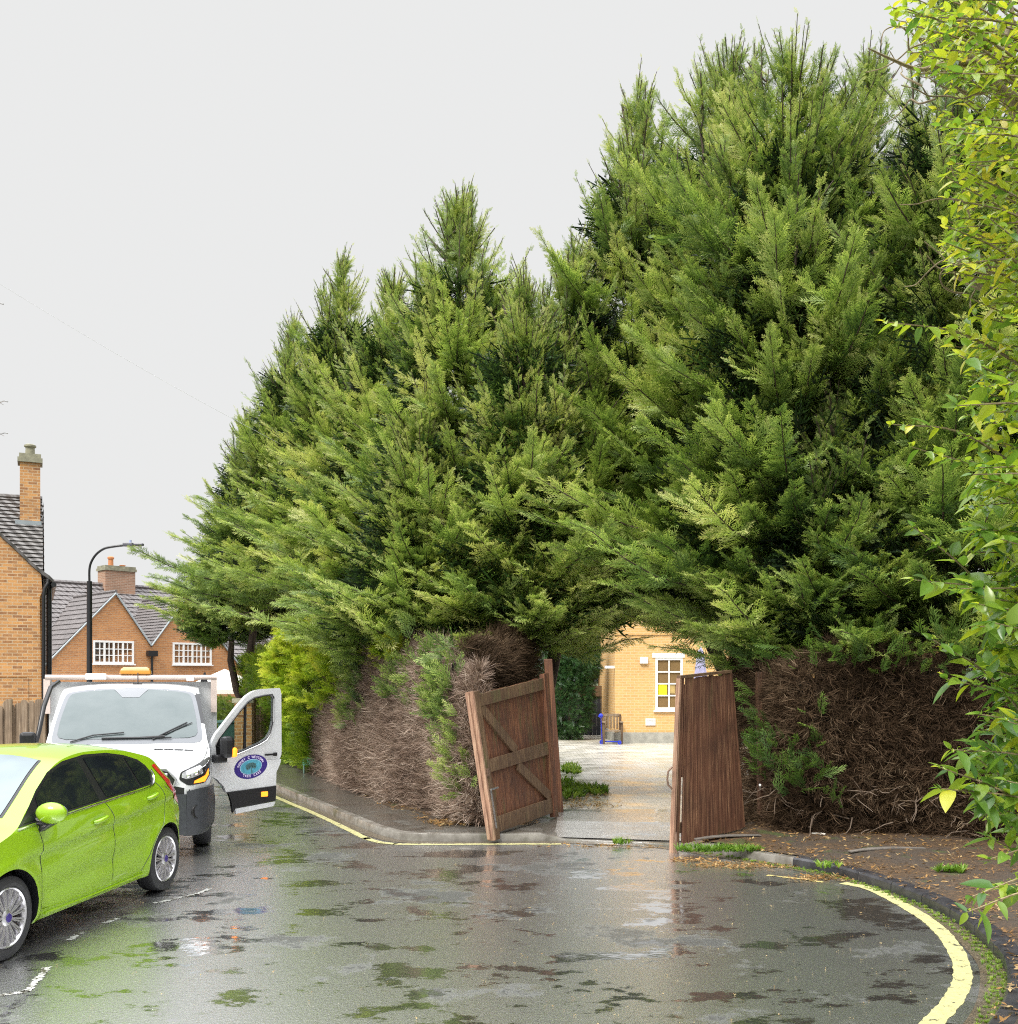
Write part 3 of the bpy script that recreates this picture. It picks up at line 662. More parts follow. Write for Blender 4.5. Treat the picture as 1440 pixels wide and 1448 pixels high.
# ---- paler house in the gap behind the hedge
h3 = empty('brick_house', (at(292, 960, 52).x, 52, 0), R(38), 'distant brick house with a small white window seen above the far hedge', 'house')
MB().box(-1, 14, 0, .3, 0, 2.95).build('wall', M['brick_far'], h3)
rm = MB(); roof_courses(rm, (-1.3, -.3, 2.9), (14.3, -.3, 2.9), (14.3, 4, 5.6), (-1.3, 4, 5.6), 12, .05); rm.build('roof', M['tile_far'], h3)
MB().box(-1, 14, 4.2, 4.5, 0, 2.9).build('wall', M['brick_far'], h3)
window(h3, .1, .7, 1.5, 2.65, 0, 2, 4, .07, .03)
cn = empty('garden_canopy', (at(318, 978, 40).x, 40, 0), R(10), 'white peaked garden canopy showing above the hedge beyond the truck door', 'canopy')
MB().add([(-1.6, -1.2, 1.65), (1.6, -1.2, 1.65), (1.6, 1.2, 1.65), (-1.6, 1.2, 1.65), (0, 0, 2.45)], [(0, 1, 4), (1, 2, 4), (2, 3, 4), (3, 0, 4)]).add([(-1.6, -1.2, 1.65), (1.6, -1.2, 1.65), (1.6, -1.2, 1.48), (-1.6, -1.2, 1.48)], [(0, 1, 2, 3)]).build('canopy_top', M['tarp'], cn)
for sx in (-1.55, 1.55):
    for sy in (-1.15, 1.15): MB().tube([(sx, sy, 0), (sx, sy, 1.65)], .03, 6).build('pole', M['gate_rail'], cn)
# ---- courtyard house behind the gates
CH = empty('brick_house', (at(870, 1050, 31).x, 31, .1), 0, 'yellow brick house across the courtyard seen between the open gates', 'house')
cx = CH.location.x
zp = .33; ztw = 4.05; wx0 = at(927, 0, 31).x-cx; wx1 = at(966, 0, 31).x-cx; wz0 = at(0, 1004, 31).z-.1; wz1 = at(0, 930, 31).z-.1
w_ = MB(); w_.box(0, wx0, 0, .3, zp, ztw).box(wx0, wx1, 0, .3, zp, wz0).box(wx0, wx1, 0, .3, wz1, ztw).box(wx1, 10, 0, .3, zp, ztw).box(0, .3, .301, 6, zp, ztw)
wl = w_.build('wall', M['brick_yard'], CH)
MB().box(-.04, 10, -.05, .3, 0, zp-.001).box(-.04, .3, .301, 6, 0, zp-.001).build('plinth', M['cement'], CH)
MB().box(-.06, 10.05, -.06, .36, ztw, ztw+.12).box(-.02, 10, -.03, -.002, ztw-.75, ztw-.66).build('coping', M['brick_yard'], CH)
MB().box(-.05, 10, -.1, 6, ztw+.125, ztw+.2).build('roof', M['lead'], CH)
ww = window(CH, wx0, wx1, wz0, wz1, .05, 2, 4, .075, .04); ww.children[0].data.materials[0] = mat_glass('warm_window_pane', (.20, .13, .06), 1.6, .08)
MB().box(wx0-.1, wx1+.05, -.02, .0, wz1, wz1+.14).build('lintel', M['white_pvc'], CH)
MB().box(wx0+.1, wx0+.36, .035, .048, wz0+.42, wz0+.8).build('notice', simple('yellow_card', (.75, .72, .02), .5, .1), ww)
MB().box(wx0+.42, wx0+.6, .035, .048, wz0+.5, wz0+.75).build('notice', simple('ochre_card', (.45, .32, .12), .6, .2), ww)
v0 = at(913, 1026, 31); v1 = at(927, 1016, 31)
vt = MB().box(v0.x-cx, v1.x-cx, -.03, -.001, v0.z-.1, v1.z-.1)
for i in range(5): z_ = v0.z-.08+i*.035; vt.box(v0.x-cx+.02, v1.x-cx-.02, -.04, -.031, z_, z_+.014)
vt.build('air_vent', M['white_pvc'], CH)
MB().box(.75, 1.0, -.08, -.001, 2.42, 2.62).build('alarm_box', M['white_pvc'], CH, bevel=.02)
MB().box(-.3, -.001, .1, .2, 2.28, 2.36).build('bracket', M['white_pvc'], CH)
# closed parasol in the courtyard
ps = empty('parasol', (at(991, 0, 25).x, 25, .1), 0, 'closed lilac parasol standing in the courtyard behind the right gate', 'parasol')
MB().tube([(0, 0, 0), (0, 0, 2.75)], .025, 8).build('pole', M['white_pvc'], ps)
mb = MB(); n = 16; rows = []
for i, (r_, z_) in enumerate(((.02, 2.72), (.07, 2.6), (.11, 2.2), (.15, 1.8), (.17, 1.5))):
    rows.append([(math.cos(6.283*j/n)*r_*(1+.25*(j % 2)), math.sin(6.283*j/n)*r_*(1+.25*(j % 2)), z_) for j in range(n)])
mb.add(sum(rows, []), [(i*n+j, i*n+(j+1) % n, (i+1)*n+(j+1) % n, (i+1)*n+j) for i in range(4) for j in range(n)])
mb.build('folded_canopy', M['lilac'], ps, smooth=50)
MB().lathe([(.01, 0), (.3, 0), (.3, .06), (.05, .1)], 16).build('base', M['cement'], ps)
# dark board fence at the back of the courtyard
df = empty('garden_fence', (0, 35.5, .1), 0, 'dark blue-black board fence in the shade at the back of the courtyard', 'fence')
p0 = at(770, 0, 35.5).x; p1 = at(905, 0, 35.5).x
bd = MB(); x = p0
while x < p1: bd.box(x, x+.135, random.uniform(-.01, .01), .03, 0, 1.72); x += .14
bd.build('board_panel', M['dark_fence'], df)
MB().box(p0, p1, -.05, -.015, 1.35, 1.72).build('rail', M['gate_rail'], df)
for px in (770, 830, 900): v = at(px, 0, 35.5).x; MB().box(v, v+.1, -.1, -.052, 0, 1.9).build('post', M['dark_fence'], df)
# garden armchair
gc = empty('garden_chair', (at(863, 0, 31.3).x, 30.75, .1), 0, 'weathered wooden garden armchair beside the corner of the yellow brick house', 'chair')
for sx in (-.3, .24):
    MB().box(sx, sx+.06, -.3, -.24, 0, .64).build('leg', M['gate_rail'], gc); MB().box(sx, sx+.06, .22, .28, 0, .88).build('leg', M['gate_rail'], gc)
    MB().box(sx-.01, sx+.07, -.34, .219, .642, .68).build('armrest', M['fence_wood'], gc)
st = MB()
for i in range(6): st.box(-.239, .239, -.28+i*.085, -.21+i*.085, .38, .41)
st.build('seat', M['fence_wood'], gc)
bk = MB().box(-.239, .239, .235, .27, .82, .9)
for i in range(5): bk.box(-.2+i*.09, -.16+i*.09, .24, .265, .45, .819)
bk.build('backrest', M['fence_wood'], gc)
# blue scooter
bs = empty('kick_scooter', (at(850, 0, 31).x, 30.6, .1), R(65), 'blue kick scooter standing left of the garden chair', 'scooter')
MB().tube([(0, 0, .12), (0, .04, .84)], .016, 8).build('steering_tube', M['blue'], bs)
MB().tube([(-.17, .04, .84), (.17, .04, .84)], .022, 8).ball((0, .04, .85), .07).build('handlebar', M['blue'], bs)
MB().box(-.05, .05, -.5, -.02, .07, .1).build('deck', M['blue'], bs)
for y_ in (.02, -.55):
    MB().lathe([(.02, -.015), (.06, -.015), (.06, .015), (.02, .015)], 16, Matrix.Translation((0, y_, .06)) @ Matrix.Rotation(R(90), 4, 'Y'), True).build('wheel', M['blue'], bs)

# ================================================================== GATES
def leaf_mesh(P, boxes, mat, name, parent, org):
    """boxes (u0,u1,v0,v1,n0,n1) in the skewed plane through bottom-a, bottom-b, top-b, top-a; metres become fractions"""
    a, b, c, d = [Vector(p)-Vector(org) for p in P]
    Lu = (b-a).length; Lv = (d-a).length; nn = (d-a).cross(b-a).normalized(); mb = MB()
    def Q(u, v, n): u /= Lu; v /= Lv; return a*(1-u)*(1-v)+b*u*(1-v)+c*u*v+d*(1-u)*v+nn*n
    for q in boxes:
        if len(q) == 6:
            u0, u1, v0, v1, n0, n1 = q
            vs = [Q(u, v, n) for n in (n0, n1) for v in (v0, v1) for u in (u0, u1)]
        else:
            (ua, va), (ub, vb), wd_, n0, n1 = q; t = Vector((-(vb-va), ub-ua)).normalized()*wd_/2
            vs = [Q(u, v, n) for n in (n0, n1) for (u, v) in ((ua-t.x, va-t.y), (ub-t.x, vb-t.y), (ua+t.x, va+t.y), (ub+t.x, vb+t.y))]
        mb.add(vs, [(0, 2, 3, 1), (4, 5, 7, 6), (0, 1, 5, 4), (2, 6, 7, 3), (0, 4, 6, 2), (1, 3, 7, 5)])
    return mb.build(name, M[mat], parent), Lu, Lv
# left gate: free edge near the kerb, hinge edge further back; the braced face is seen
P = [gp(697, 1186, .06), gp(786, 1154, .12), None, None]
P[2] = at(772, 952, P[1].y+.02); P[3] = at(666, 979, P[0].y+.02)
org = P[1]
g1 = empty('wooden_gate', org, 0, 'leaning left gate leaf of red-brown boards with diagonal brace and green algae', 'gate', 'pair of open wooden gates')
Lu = (P[1]-P[0]).length; Lv = (P[3]-P[0]).length
bds = []; u = .03; 
while u < Lu-.12: bds.append((u, min(u+.112, Lu-.05), .05, Lv-.045+random.uniform(-.01, .01), .012, .03)); u += .117
leaf_mesh(P, bds, 'gate_red', 'board_panel', g1, org)
leaf_mesh(P, [(.12, Lu-.13, Lv-.2, Lv-.05, -.03, .009)], 'gate_rail', 'rail', g1, org)
leaf_mesh(P, [(.12, Lu-.13, Lv*.44, Lv*.44+.16, -.03, .009)], 'gate_rail', 'rail', g1, org)
leaf_mesh(P, [(.12, Lu-.13, .06, .25, -.03, .009)], 'gate_rail', 'rail', g1, org)
leaf_mesh(P, [((.16, Lv-.22), (Lu*.46, Lv*.53), .13, -.025, .006), ((Lu*.46, Lv*.43), (Lu-.16, .27), .13, -.025, .006)], 'gate_rail', 'brace', g1, org)
leaf_mesh(P, [(0, .115, -.02, Lv, -.045, .02)], 'gate_rail', 'stile', g1, org)
leaf_mesh(P, [(-.035, -.003, -.02, Lv+.01, -.05, .05)], 'gate_pale', 'edge_strip', g1, org)
leaf_mesh(P, [(-.062, -.038, .0, Lv-.0, .0, .045)], 'gate_pale', 'edge_strip', g1, org)
leaf_mesh(P, [(Lu-.125, Lu, .0, Lv, -.045, .03)], 'gate_red', 'stile', g1, org)
leaf_mesh(P, [(.03, .05, .12, .62, -.06, -.046), (.02, .2, .60, .62, -.075, -.06)], 'galv', 'drop_bolt', g1, org)
leaf_mesh(P, [(.01, .06, Lv*.42, Lv*.42+.1, -.065, -.046)], 'rust', 'latch', g1, org)
gpst = [gp(790, 1155, .1), gp(795, 1149, .1)]
def post(name, bottom, top, w1, w2, mat, label, group, cat='gate post'):
    b = Vector(bottom); t = Vector(top)-b; mb = MB(); vs = []
    for k, wv in ((0, 1), (1, 1)):
        for sx, sy in ((-1, -1), (1, -1), (1, 1), (-1, 1)): vs.append(t*k+Vector((sx*w1/2, sy*w2/2, 0)))
    mb.add(vs, [(0, 1, 2, 3), (7, 6, 5, 4), (0, 4, 5, 1), (1, 5, 6, 2), (2, 6, 7, 3), (3, 7, 4, 0)])
    o = mb.build(name, M[mat], bevel=.008); o.location = b; return tag(o, label, cat, group)
pb = gp(792, 1153, .08); post('gate_post', pb+Vector((0, .18, 0)), at(775, 932, pb.y+.16), .12, .2, 'gate_red', 'tall tilted red-brown gate post at the hinge of the left gate', 'gate posts')
# right gate: plain boarded face towards the road
P = [gp(952, 1206, .0), gp(1052, 1179, .1), None, None]
P[2] = at(1034, 949, P[1].y+.02); P[3] = at(962, 957, P[0].y+.02)
org = P[1]
g2 = empty('wooden_gate', org, 0, 'right gate leaf of brown weathered boards standing ajar with a split at its free edge', 'gate', 'pair of open wooden gates')
Lu = (P[1]-P[0]).length; Lv = (P[3]-P[0]).length
bds = []; u = .17; i = 0
while u < Lu-.02: bds.append((u, u+.082, .06+random.uniform(0, .02), Lv-.03+random.uniform(-.015, .012), random.uniform(0, .005), .03)); u += .086
leaf_mesh(P, bds, 'gate_brown', 'board_panel', g2, org)
leaf_mesh(P, [(-.015, .022, -.02, Lv-.02, -.01, .05)], 'gate_pale', 'edge_strip', g2, org)
leaf_mesh(P, [(.028, .105, .0, Lv-.02, .0, .05), ((.14, Lv-.1), (.14, Lv*.42), .03, .002, .03)], 'gate_brown', 'stile', g2, org)
for v in (.2, Lv*.5, Lv-.25): leaf_mesh(P, [(.15, Lu-.02, v, v+.12, .032, .075)], 'gate_rail', 'rail', g2, org)
leaf_mesh(P, [(.0, Lu, Lv-.022, Lv+.012, -.012, .05)], 'gate_rail', 'cap', g2, org)
hm = MB(); a = P[0].lerp(P[3], .42)-org; hm.tube([a+Vector((-.05, -.02, .14)), a+Vector((-.10, -.05, .09)), a+Vector((-.11, -.05, 0)), a+Vector((-.10, -.05, -.07)), a+Vector((-.05, -.02, -.12))], .012, 7)
hm.build('pull_handle', M['rust'], g2, smooth=50)
a = P[0]-org; MB().tube([a+Vector((.03, -.05, .25)), a+Vector((.03, -.05, -.0))], .012, 6).build('drop_bolt', M['rust'], g2)
pb = gp(1072, 1172, .1); post('gate_post', pb+Vector((.1, .12, 0)), at(1066, 950, pb.y+.15)+Vector((.1, 0, 0)), .13, .13, 'gate_brown', 'brown gate post half buried in dead twigs at the right gate', 'gate posts')
# fragments by the right gate
tag(MB().tube([gp(1085, 1172, .1), gp(1083, 1160, .1)+Vector((-.02, .02, .18)), at(1075, 1110, 13.2)], .016, 6).build('marker_stick', simple('white_black_stick', (.7, .68, .64), .5, .6, 60)), 'thin white marker stick poking from the litter beside the right gate', 'stick')
for i, (px, py, l, rz, lab) in enumerate(((1030, 1185, .9, .35, 'pale curved timber edging lying at the foot of the right gate'), (1255, 1203, .95, .25, 'pale flat piece of board lying in the leaf litter'), (1158, 1180, .16, -.5, 'small white scrap lying under the dark dead hedge'), (620, 1135, .12, .1, 'tiny pale stone chip under the dead brown hedge'))):
    p = gp(px, py, .14); mb = MB(); n = 8
    for k in range(n):
        pass
    pts = [(l*(k/n-.5), .12*l*math.sin(k/n*3.14), 0) for k in range(n+1)]
    vs = []; 
    for k, q in enumerate(pts):
        hw = (.05 if l > .5 else .03)*(.5+math.sin(3.14*min(max(k/n, .12), .88))*.6)
        vs += [(q[0], q[1]-hw, 0), (q[0], q[1]+hw, 0), (q[0], q[1]-hw, .016), (q[0], q[1]+hw, .016)]
    fs = [(0, 1, 3, 2), (4*n, 4*n+2, 4*n+3, 4*n+1)]
    for k in range(n): a = 4*k; b = a+4; fs += [(a, b, b+1, a+1), (a+2, a+3, b+3, b+2), (a, a+2, b+2, b), (a+1, b+1, b+3, a+3)]
    o = mb.add(vs, fs).build('board_scrap' if l > .5 else 'scrap', M['scrapw'] if l > .5 else M['tarp'], bevel=.003); o.location = p; o.rotation_euler = (0, 0, rz)
    tag(o, lab, 'scrap wood' if l > .5 else 'litter')
# small green plant tag on a stand by the hedge
tgm = empty('plant_sign', gp(438, 1094, .1), R(-20), 'small green sign on two short legs at the foot of the hedge', 'sign')
MB().box(-.16, .16, -.01, .01, .17, .33).build('panel', simple('sea_green_paint', (.08, .3, .2), .5), tgm)
for sx in (-.15, .12): MB().box(sx, sx+.03, -.012, .012, 0, .169).build('leg', simple('grey_green_metal', (.15, .25, .2), .5), tgm)

# ================================================================== TREES
TREES = [
 ('dark cypress drooping over the end of the row beside the far gabled house', 322, 745, 29, 905, 1.3, 170, 'cypress_dk', .38, 1.0),
 ('slim cypress second from the far end of the row', 353, 585, 28, 885, 1.75, 210, 'cypress', .40, 1.0),
 ('cypress third from the far end, its tip just left of the pair of pointed tops', 415, 450, 25.5, 850, 2.4, 230, 'cypress', .42, 1),
 ('pointed cypress whose tip stands alone left of the tallest middle one', 484, 360, 23.2, 838, 2.2, 240, 'cypress', .46, 1.05),
 ('cypress with blunt top between the two sharp middle tips', 556, 388, 20.8, 850, 2.1, 230, 'cypress', .44, 1.1),
 ('tall cypress with the sharpest thin tip in the middle of the row', 651, 270, 18.6, 895, 2.4, 280, 'cypress', .44, 1.25),
 ('short bushy cypress in front of the middle of the row, above the dead brown hedge', 600, 555, 17.2, 912, 1.8, 180, 'cypress', .42, 1),
 ('cypress with yellowish tips directly left of the gateway', 742, 385, 16.8, 912, 1.9, 220, 'cypress', .50, 1.05),
 ('cypress leaning its branches over the left gate', 808, 340, 17.8, 872, 2.0, 230, 'cypress', .42, 1.1),
 ('very tall cypress rising over the gateway on its left side', 900, 110, 18.6, 830, 2.4, 280, 'cypress', .42, 1.1),
 ('tallest cypress whose crown tops the middle of the right group', 1030, 62, 17.6, 838, 2.7, 320, 'cypress', .42, 1.4),
 ('wide cypress behind the right gate with low branches across the opening', 1120, 55, 15.6, 875, 2.5, 330, 'cypress', .38, 1.5),
 ('cypress standing right of the right gate with brown new tips', 1225, 78, 15.8, 915, 2.2, 260, 'cypress', .38, 1.4),
 ('dark cypress furthest right, half hidden by the yellow leaved shrub', 1350, -20, 14.2, 935, 2.2, 250, 'cypress', .38, 1.4),
 ('short dark cypress in front of the right group, above the dark dead hedge', 1180, 560, 14.3, 925, 1.5, 150, 'cypress', .34, 1),
]
for i, (lab, px, top, Y, bot, rad, npl, mt, tn, shp) in enumerate(TREES):
    x = (px-720)/1440*Y; zt = H+(960-top)/1440*Y; zb = H+(960-bot)/1440*Y
    lean = {0: (366, 29), 8: (738, 17.2), 9: (1110, 17.2), 10: (1130, 17)}.get(i); lean = ((lean[0]-720)/1440*lean[1]-x, lean[1]-Y) if lean else (0, 0)
    conifer(lab, x, Y, zb, zt, rad, 100+i, npl, mt, tn, shp, lead=5 if rad < 2 else 10, group='row of tall cypresses behind the hedge', name='cypress_tree', trunk_r=.14, lean=lean)

# ================================================================== HEDGES
def twig_template(seed, n=9):
    g = np.random.default_rng(seed); V = []; F = []; T = []
    for i in range(n):
        d = nrm(np.array([1, g.uniform(-.8, .8), g.uniform(-.5, .6)])); s = g.uniform(0, .35); l = g.uniform(.45, 1)
        side = nrm(np.cross(d, g.normal(0, 1, 3)))*g.uniform(.007, .016); b = len(V); c = g.normal(0, .09, 3)
        p0 = np.array([s, 0, 0]); p1 = p0+d*l*.5+c*l; p2 = p0+d*l
        V += [p0-side, p0+side, p1+side*.8, p1-side*.8, p2+side*.25, p2-side*.25]; F += [[b, b+1, b+2, b+3], [b+3, b+2, b+4, b+5]]; t = g.uniform(0, .35); T += [t]*6
    return np.array(V), np.array(F), np.array(T)
TW = [twig_template(s) for s in range(5)]
def hedge_body(root, line, hfun, thick, n, mat, tone, scale, seed, greens=(), core=True, coreL=None, end_dark=1e9, updir=.45, cname='dead_twigs'):
    """line: ground polyline of the front face (world); twigs clothe front, top and ends"""
    g = np.random.default_rng(seed); line = catmull([tuple(p)[:2] for p in line], 8); o = np.array(root.location)
    seg = np.linalg.norm(np.diff(line, axis=0), axis=1); cum = np.concatenate([[0], np.cumsum(seg)]); Lt = cum[-1]
    def at_s(s): return np.stack([np.interp(s, cum, line[:, 0]), np.interp(s, cum, line[:, 1])], -1)
    def nr(s): t = at_s(np.minimum(s+.25, Lt))-at_s(np.maximum(s-.25, 0)); t = nrm(t); return np.stack([t[:, 1], -t[:, 0]], 1)
    s = g.uniform(0, Lt, n); h = g.uniform(0, 1, n)**.9; nn = nr(s); base = at_s(s)
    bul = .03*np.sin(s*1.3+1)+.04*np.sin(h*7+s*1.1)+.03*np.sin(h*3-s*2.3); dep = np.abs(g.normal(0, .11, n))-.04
    z = .08+h*hfun(s)
    inn = .25*np.clip((h-.82)/.18, 0, 1)**2*1.2
    P = np.stack([base[:, 0]+nn[:, 0]*(bul-dep-inn), base[:, 1]+nn[:, 1]*(bul-dep-inn), z], 1)-o
    D = np.stack([nn[:, 0]*.8+g.normal(0, .7, n), nn[:, 1]*.8+g.normal(0, .7, n), g.normal(updir, .6, n)], 1)
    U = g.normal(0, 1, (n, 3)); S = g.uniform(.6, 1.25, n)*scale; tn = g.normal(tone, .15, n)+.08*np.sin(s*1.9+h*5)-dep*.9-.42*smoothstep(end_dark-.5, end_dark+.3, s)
    v, f, t = scatter(TW, P, D, U, S, tn, 1.0); np_mesh(cname, v, f, M[mat], root, t)
    if core:  # solid dark body added to block sightlines, standing for inner shade
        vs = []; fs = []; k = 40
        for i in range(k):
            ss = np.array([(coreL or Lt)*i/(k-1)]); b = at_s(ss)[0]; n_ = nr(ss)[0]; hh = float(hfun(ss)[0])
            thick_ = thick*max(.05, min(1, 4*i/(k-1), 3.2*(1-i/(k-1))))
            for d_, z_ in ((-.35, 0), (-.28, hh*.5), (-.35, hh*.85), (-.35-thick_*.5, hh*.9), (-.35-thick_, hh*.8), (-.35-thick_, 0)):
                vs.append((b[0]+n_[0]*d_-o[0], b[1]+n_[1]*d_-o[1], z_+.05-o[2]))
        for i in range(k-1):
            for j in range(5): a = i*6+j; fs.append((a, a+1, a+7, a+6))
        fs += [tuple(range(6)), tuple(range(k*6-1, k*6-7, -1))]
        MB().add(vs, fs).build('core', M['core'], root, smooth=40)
    return at_s, nr, Lt
hl = [gp(430, 1082, .1).xy, gp(470, 1103, .1).xy, gp(520, 1124, .1).xy, gp(600, 1146, .1).xy, gp(660, 1166, .1).xy, gp(690, 1166, .1).xy]
_Lh = 1e3
hd = empty('dead_hedge', (hl[3][0], hl[3][1], .08), 0, 'browned dead conifer hedge with a few green stripes left of the gates', 'hedge')
a_s, a_n, Lt = hedge_body(hd, hl, lambda s: 2.85-.03*s+.06*np.sin(s*2)-.45*smoothstep(8.2, 10.2, s), .9, 30000, 'dead', .42, .23, 21, coreL=None)
def green_patch(root, a_s, a_n, defs, mat, tone, seed, nm='green_sprays', sc=(.2, .42), out=.12):
    g = np.random.default_rng(seed); fol = Fol(); o = np.array(root.location)
    for (s0, s1, z0, z1, n) in defs:
        s = g.uniform(s0, s1, n); h = g.uniform(z0, z1, n); b = a_s(s); nn = a_n(s)
        P = np.stack([b[:, 0]+nn[:, 0]*(out+.05*g.normal(0, 1, n)), b[:, 1]+nn[:, 1]*(out+.05*g.normal(0, 1, n)), h], 1)-o
        D = np.stack([nn[:, 0]*.8+g.normal(0, .4, n), nn[:, 1]*.8+g.normal(0, .4, n), g.normal(.7, .4, n)], 1)
        fol.add(P, D, g.normal(0, 1, (n, 3)), g.uniform(*sc, n), g.normal(tone, .1, n))
    v, f, t = scatter(FR, *fol.cat()); np_mesh(nm, v, f, M[mat], root, t)
_ss = np.linspace(0, Lt, 400); _pp = a_s(_ss); _px = 720+1440*_pp[:, 0]/_pp[:, 1]
def so(px): return float(_ss[np.argmin(np.abs(_px-px))])
green_patch(hd, a_s, a_n, [(0, so(470), 1.3, 2.8, 260), (so(495), so(528), 1.9, 2.9, 170), (so(500), so(522), 1.2, 1.9, 40), (so(618), so(652), 1.5, 2.5, 120), (so(630), so(662), .9, 1.6, 45), (so(645), so(672), .5, 1.0, 25), (so(560), so(600), 1.6, 2.3, 40), (0, so(600), 2.6, 3.0, 300)], 'cypress', .42, 5)
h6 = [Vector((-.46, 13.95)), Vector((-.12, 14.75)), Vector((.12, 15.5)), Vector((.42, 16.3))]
hk = empty('dead_hedge', (h6[1].x, h6[1].y, .08), 0, 'dead twigs just behind the left gate leaf, shade painted into their dark brown colour', 'hedge')
hedge_body(hk, h6, lambda s: 2.45+.3*smoothstep(0, 2, s)+.06*np.sin(s*5), .5, 9000, 'dead_dk', .34, .22, 29, updir=.5)  # darker twig material stands in for the shade over this stretch
# bright green and golden conifer hedge further along the kerb
h2 = [gp(392, 1074, .1).xy+Vector((-2.0, 5.5)), gp(392, 1074, .1).xy, gp(425, 1081, .1).xy, gp(452, 1094, .1).xy]
gh = empty('golden_conifer', (h2[2][0], h2[2][1], .08), 0, 'bright golden-green conifer bulging over the pavement left of the dead hedge', 'conifer')
b_s, b_n, L2 = hedge_body(gh, h2, lambda s: 2.9+0*s, .9, 2600, 'dead', .35, .3, 22, cname='inner_twigs')
green_patch(gh, b_s, b_n, [(0, L2, .1, 2.6, 2600), (L2*.6, L2, .2, 2.2, 700)], 'golden', .22, 6, 'sprays', (.25, .5), .1)
g = np.random.default_rng(77); fol = Fol(); o = np.array(gh.location)
for j in range(260):
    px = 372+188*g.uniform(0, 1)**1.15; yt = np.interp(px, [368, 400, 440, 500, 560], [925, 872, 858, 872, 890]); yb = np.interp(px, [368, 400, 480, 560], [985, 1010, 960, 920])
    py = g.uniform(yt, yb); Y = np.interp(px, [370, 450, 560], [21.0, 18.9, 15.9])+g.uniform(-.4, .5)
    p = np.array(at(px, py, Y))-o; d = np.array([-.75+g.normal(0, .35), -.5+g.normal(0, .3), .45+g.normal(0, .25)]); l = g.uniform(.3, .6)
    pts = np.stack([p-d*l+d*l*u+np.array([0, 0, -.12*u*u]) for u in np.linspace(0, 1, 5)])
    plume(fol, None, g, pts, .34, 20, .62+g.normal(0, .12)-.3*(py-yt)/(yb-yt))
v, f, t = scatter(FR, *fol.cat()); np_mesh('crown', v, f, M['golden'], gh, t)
# dark dead hedge right of the gates
def bez(l): return [Vector(p) for p in l]
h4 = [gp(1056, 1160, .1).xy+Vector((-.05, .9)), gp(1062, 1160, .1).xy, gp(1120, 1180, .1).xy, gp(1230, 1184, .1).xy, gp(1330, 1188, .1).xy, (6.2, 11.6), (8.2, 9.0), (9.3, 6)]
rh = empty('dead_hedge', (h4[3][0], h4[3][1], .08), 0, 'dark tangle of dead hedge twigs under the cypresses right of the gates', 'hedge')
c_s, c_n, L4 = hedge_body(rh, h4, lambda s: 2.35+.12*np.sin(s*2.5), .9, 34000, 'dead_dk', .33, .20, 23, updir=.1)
green_patch(rh, c_s, c_n, [(L4*.12, L4*.22, .7, 1.9, 45), (L4*.17, L4*.24, .5, 1.3, 35), (L4*.1, L4*.6, 2.1, 2.6, 130)], 'cypress_dk', .42, 8, out=.14)
# long pale bare stems in its foot
g = np.random.default_rng(4); mb = MB(); o = Vector(rh.location)
for j in range(120):
    s = np.array([g.uniform(.8, L4*.55)]); b = c_s(s)[0]; n_ = c_n(s)[0]; z = g.uniform(.1, .75)
    p = Vector((b[0]+n_[0]*.02, b[1]+n_[1]*.02, z))-o; d = Vector((n_[0]+g.normal(0, .8), n_[1]+g.normal(0, .6), g.normal(-.1, .5))).normalized(); l = g.uniform(.2, .5); pts = [p]
    for q in range(4): d = (d+Vector(g.normal(0, .35, 3))).normalized(); pts.append(pts[-1]+d*l/4)
    for q in pts: q.z = max(q.z, .04)
    mb.tube(pts, [.009, .008, .006, .005, .003], 4, False)
mb.build('bare_stems', simple('pale_bare_stem', (.15, .11, .08), .8, .3, 15), rh)
# clipped hedge, bin, trellis and pillar beyond the truck
fh = empty('clipped_hedge', gp(300, 1036, .1)+Vector((0, 0, 0)), 0, 'clipped green hedge across the end of the road behind the truck', 'hedge')
ln = [(at(262, 0, 31).x, 33), (at(345, 0, 31).x, 31), (at(385, 0, 29).x, 29)]
d_s, d_n, L5 = hedge_body(fh, ln, lambda s: 1.35+0*s, .8, 300, 'dead', .2, .2, 24, cname='inner_twigs')
green_patch(fh, d_s, d_n, [(0, L5, .1, 1.45, 2400)], 'privet', .45, 9, 'leaves', (.12, .25), .0)
pp = at(347, 0, 24); pl = empty('brick_pillar', (pp.x, 24, 0), 0, 'square brick gate pillar seen through the truck door window', 'pillar')
MB().box(-.2, .2, -.2, .2, 0, 1.5).build('shaft', M['brick'], pl); MB().box(-.25, .25, -.25, .25, 1.502, 1.6).build('cap', M['stone'], pl)
bn = empty('wheelie_bin', (at(329, 0, 25).x, 25, 0), 0, 'dark green wheelie bin standing left of the brick pillar', 'bin')
mg = simple('dark_green_plastic', (.02, .09, .07), .5)
MB().add([(-.2, -.22, .08), (.2, -.22, .08), (.2, .22, .08), (-.2, .22, .08), (-.28, -.3, .98), (.28, -.3, .98), (.28, .3, .98), (-.28, .3, .98)], [(3, 2, 1, 0), (4, 5, 6, 7), (0, 1, 5, 4), (1, 2, 6, 5), (2, 3, 7, 6), (3, 0, 4, 7)]).build('body', mg, bn, bevel=.02)
MB().box(-.3, .3, -.34, .32, .985, 1.05).build('lid', mg, bn, bevel=.02)
for sx in (-.24, .2): MB().lathe([(.01, 0), (.1, 0), (.1, .04), (.01, .04)], 14, Matrix.Translation((sx, .24, .1)) @ Matrix.Rotation(R(90), 4, 'Y')).build('wheel', M['rubber'], bn)
tf = empty('trellis_fence', (at(362, 0, 24.5).x, 24.5, 0), R(-8), 'brown board fence with trellis top right of the brick pillar', 'fence')
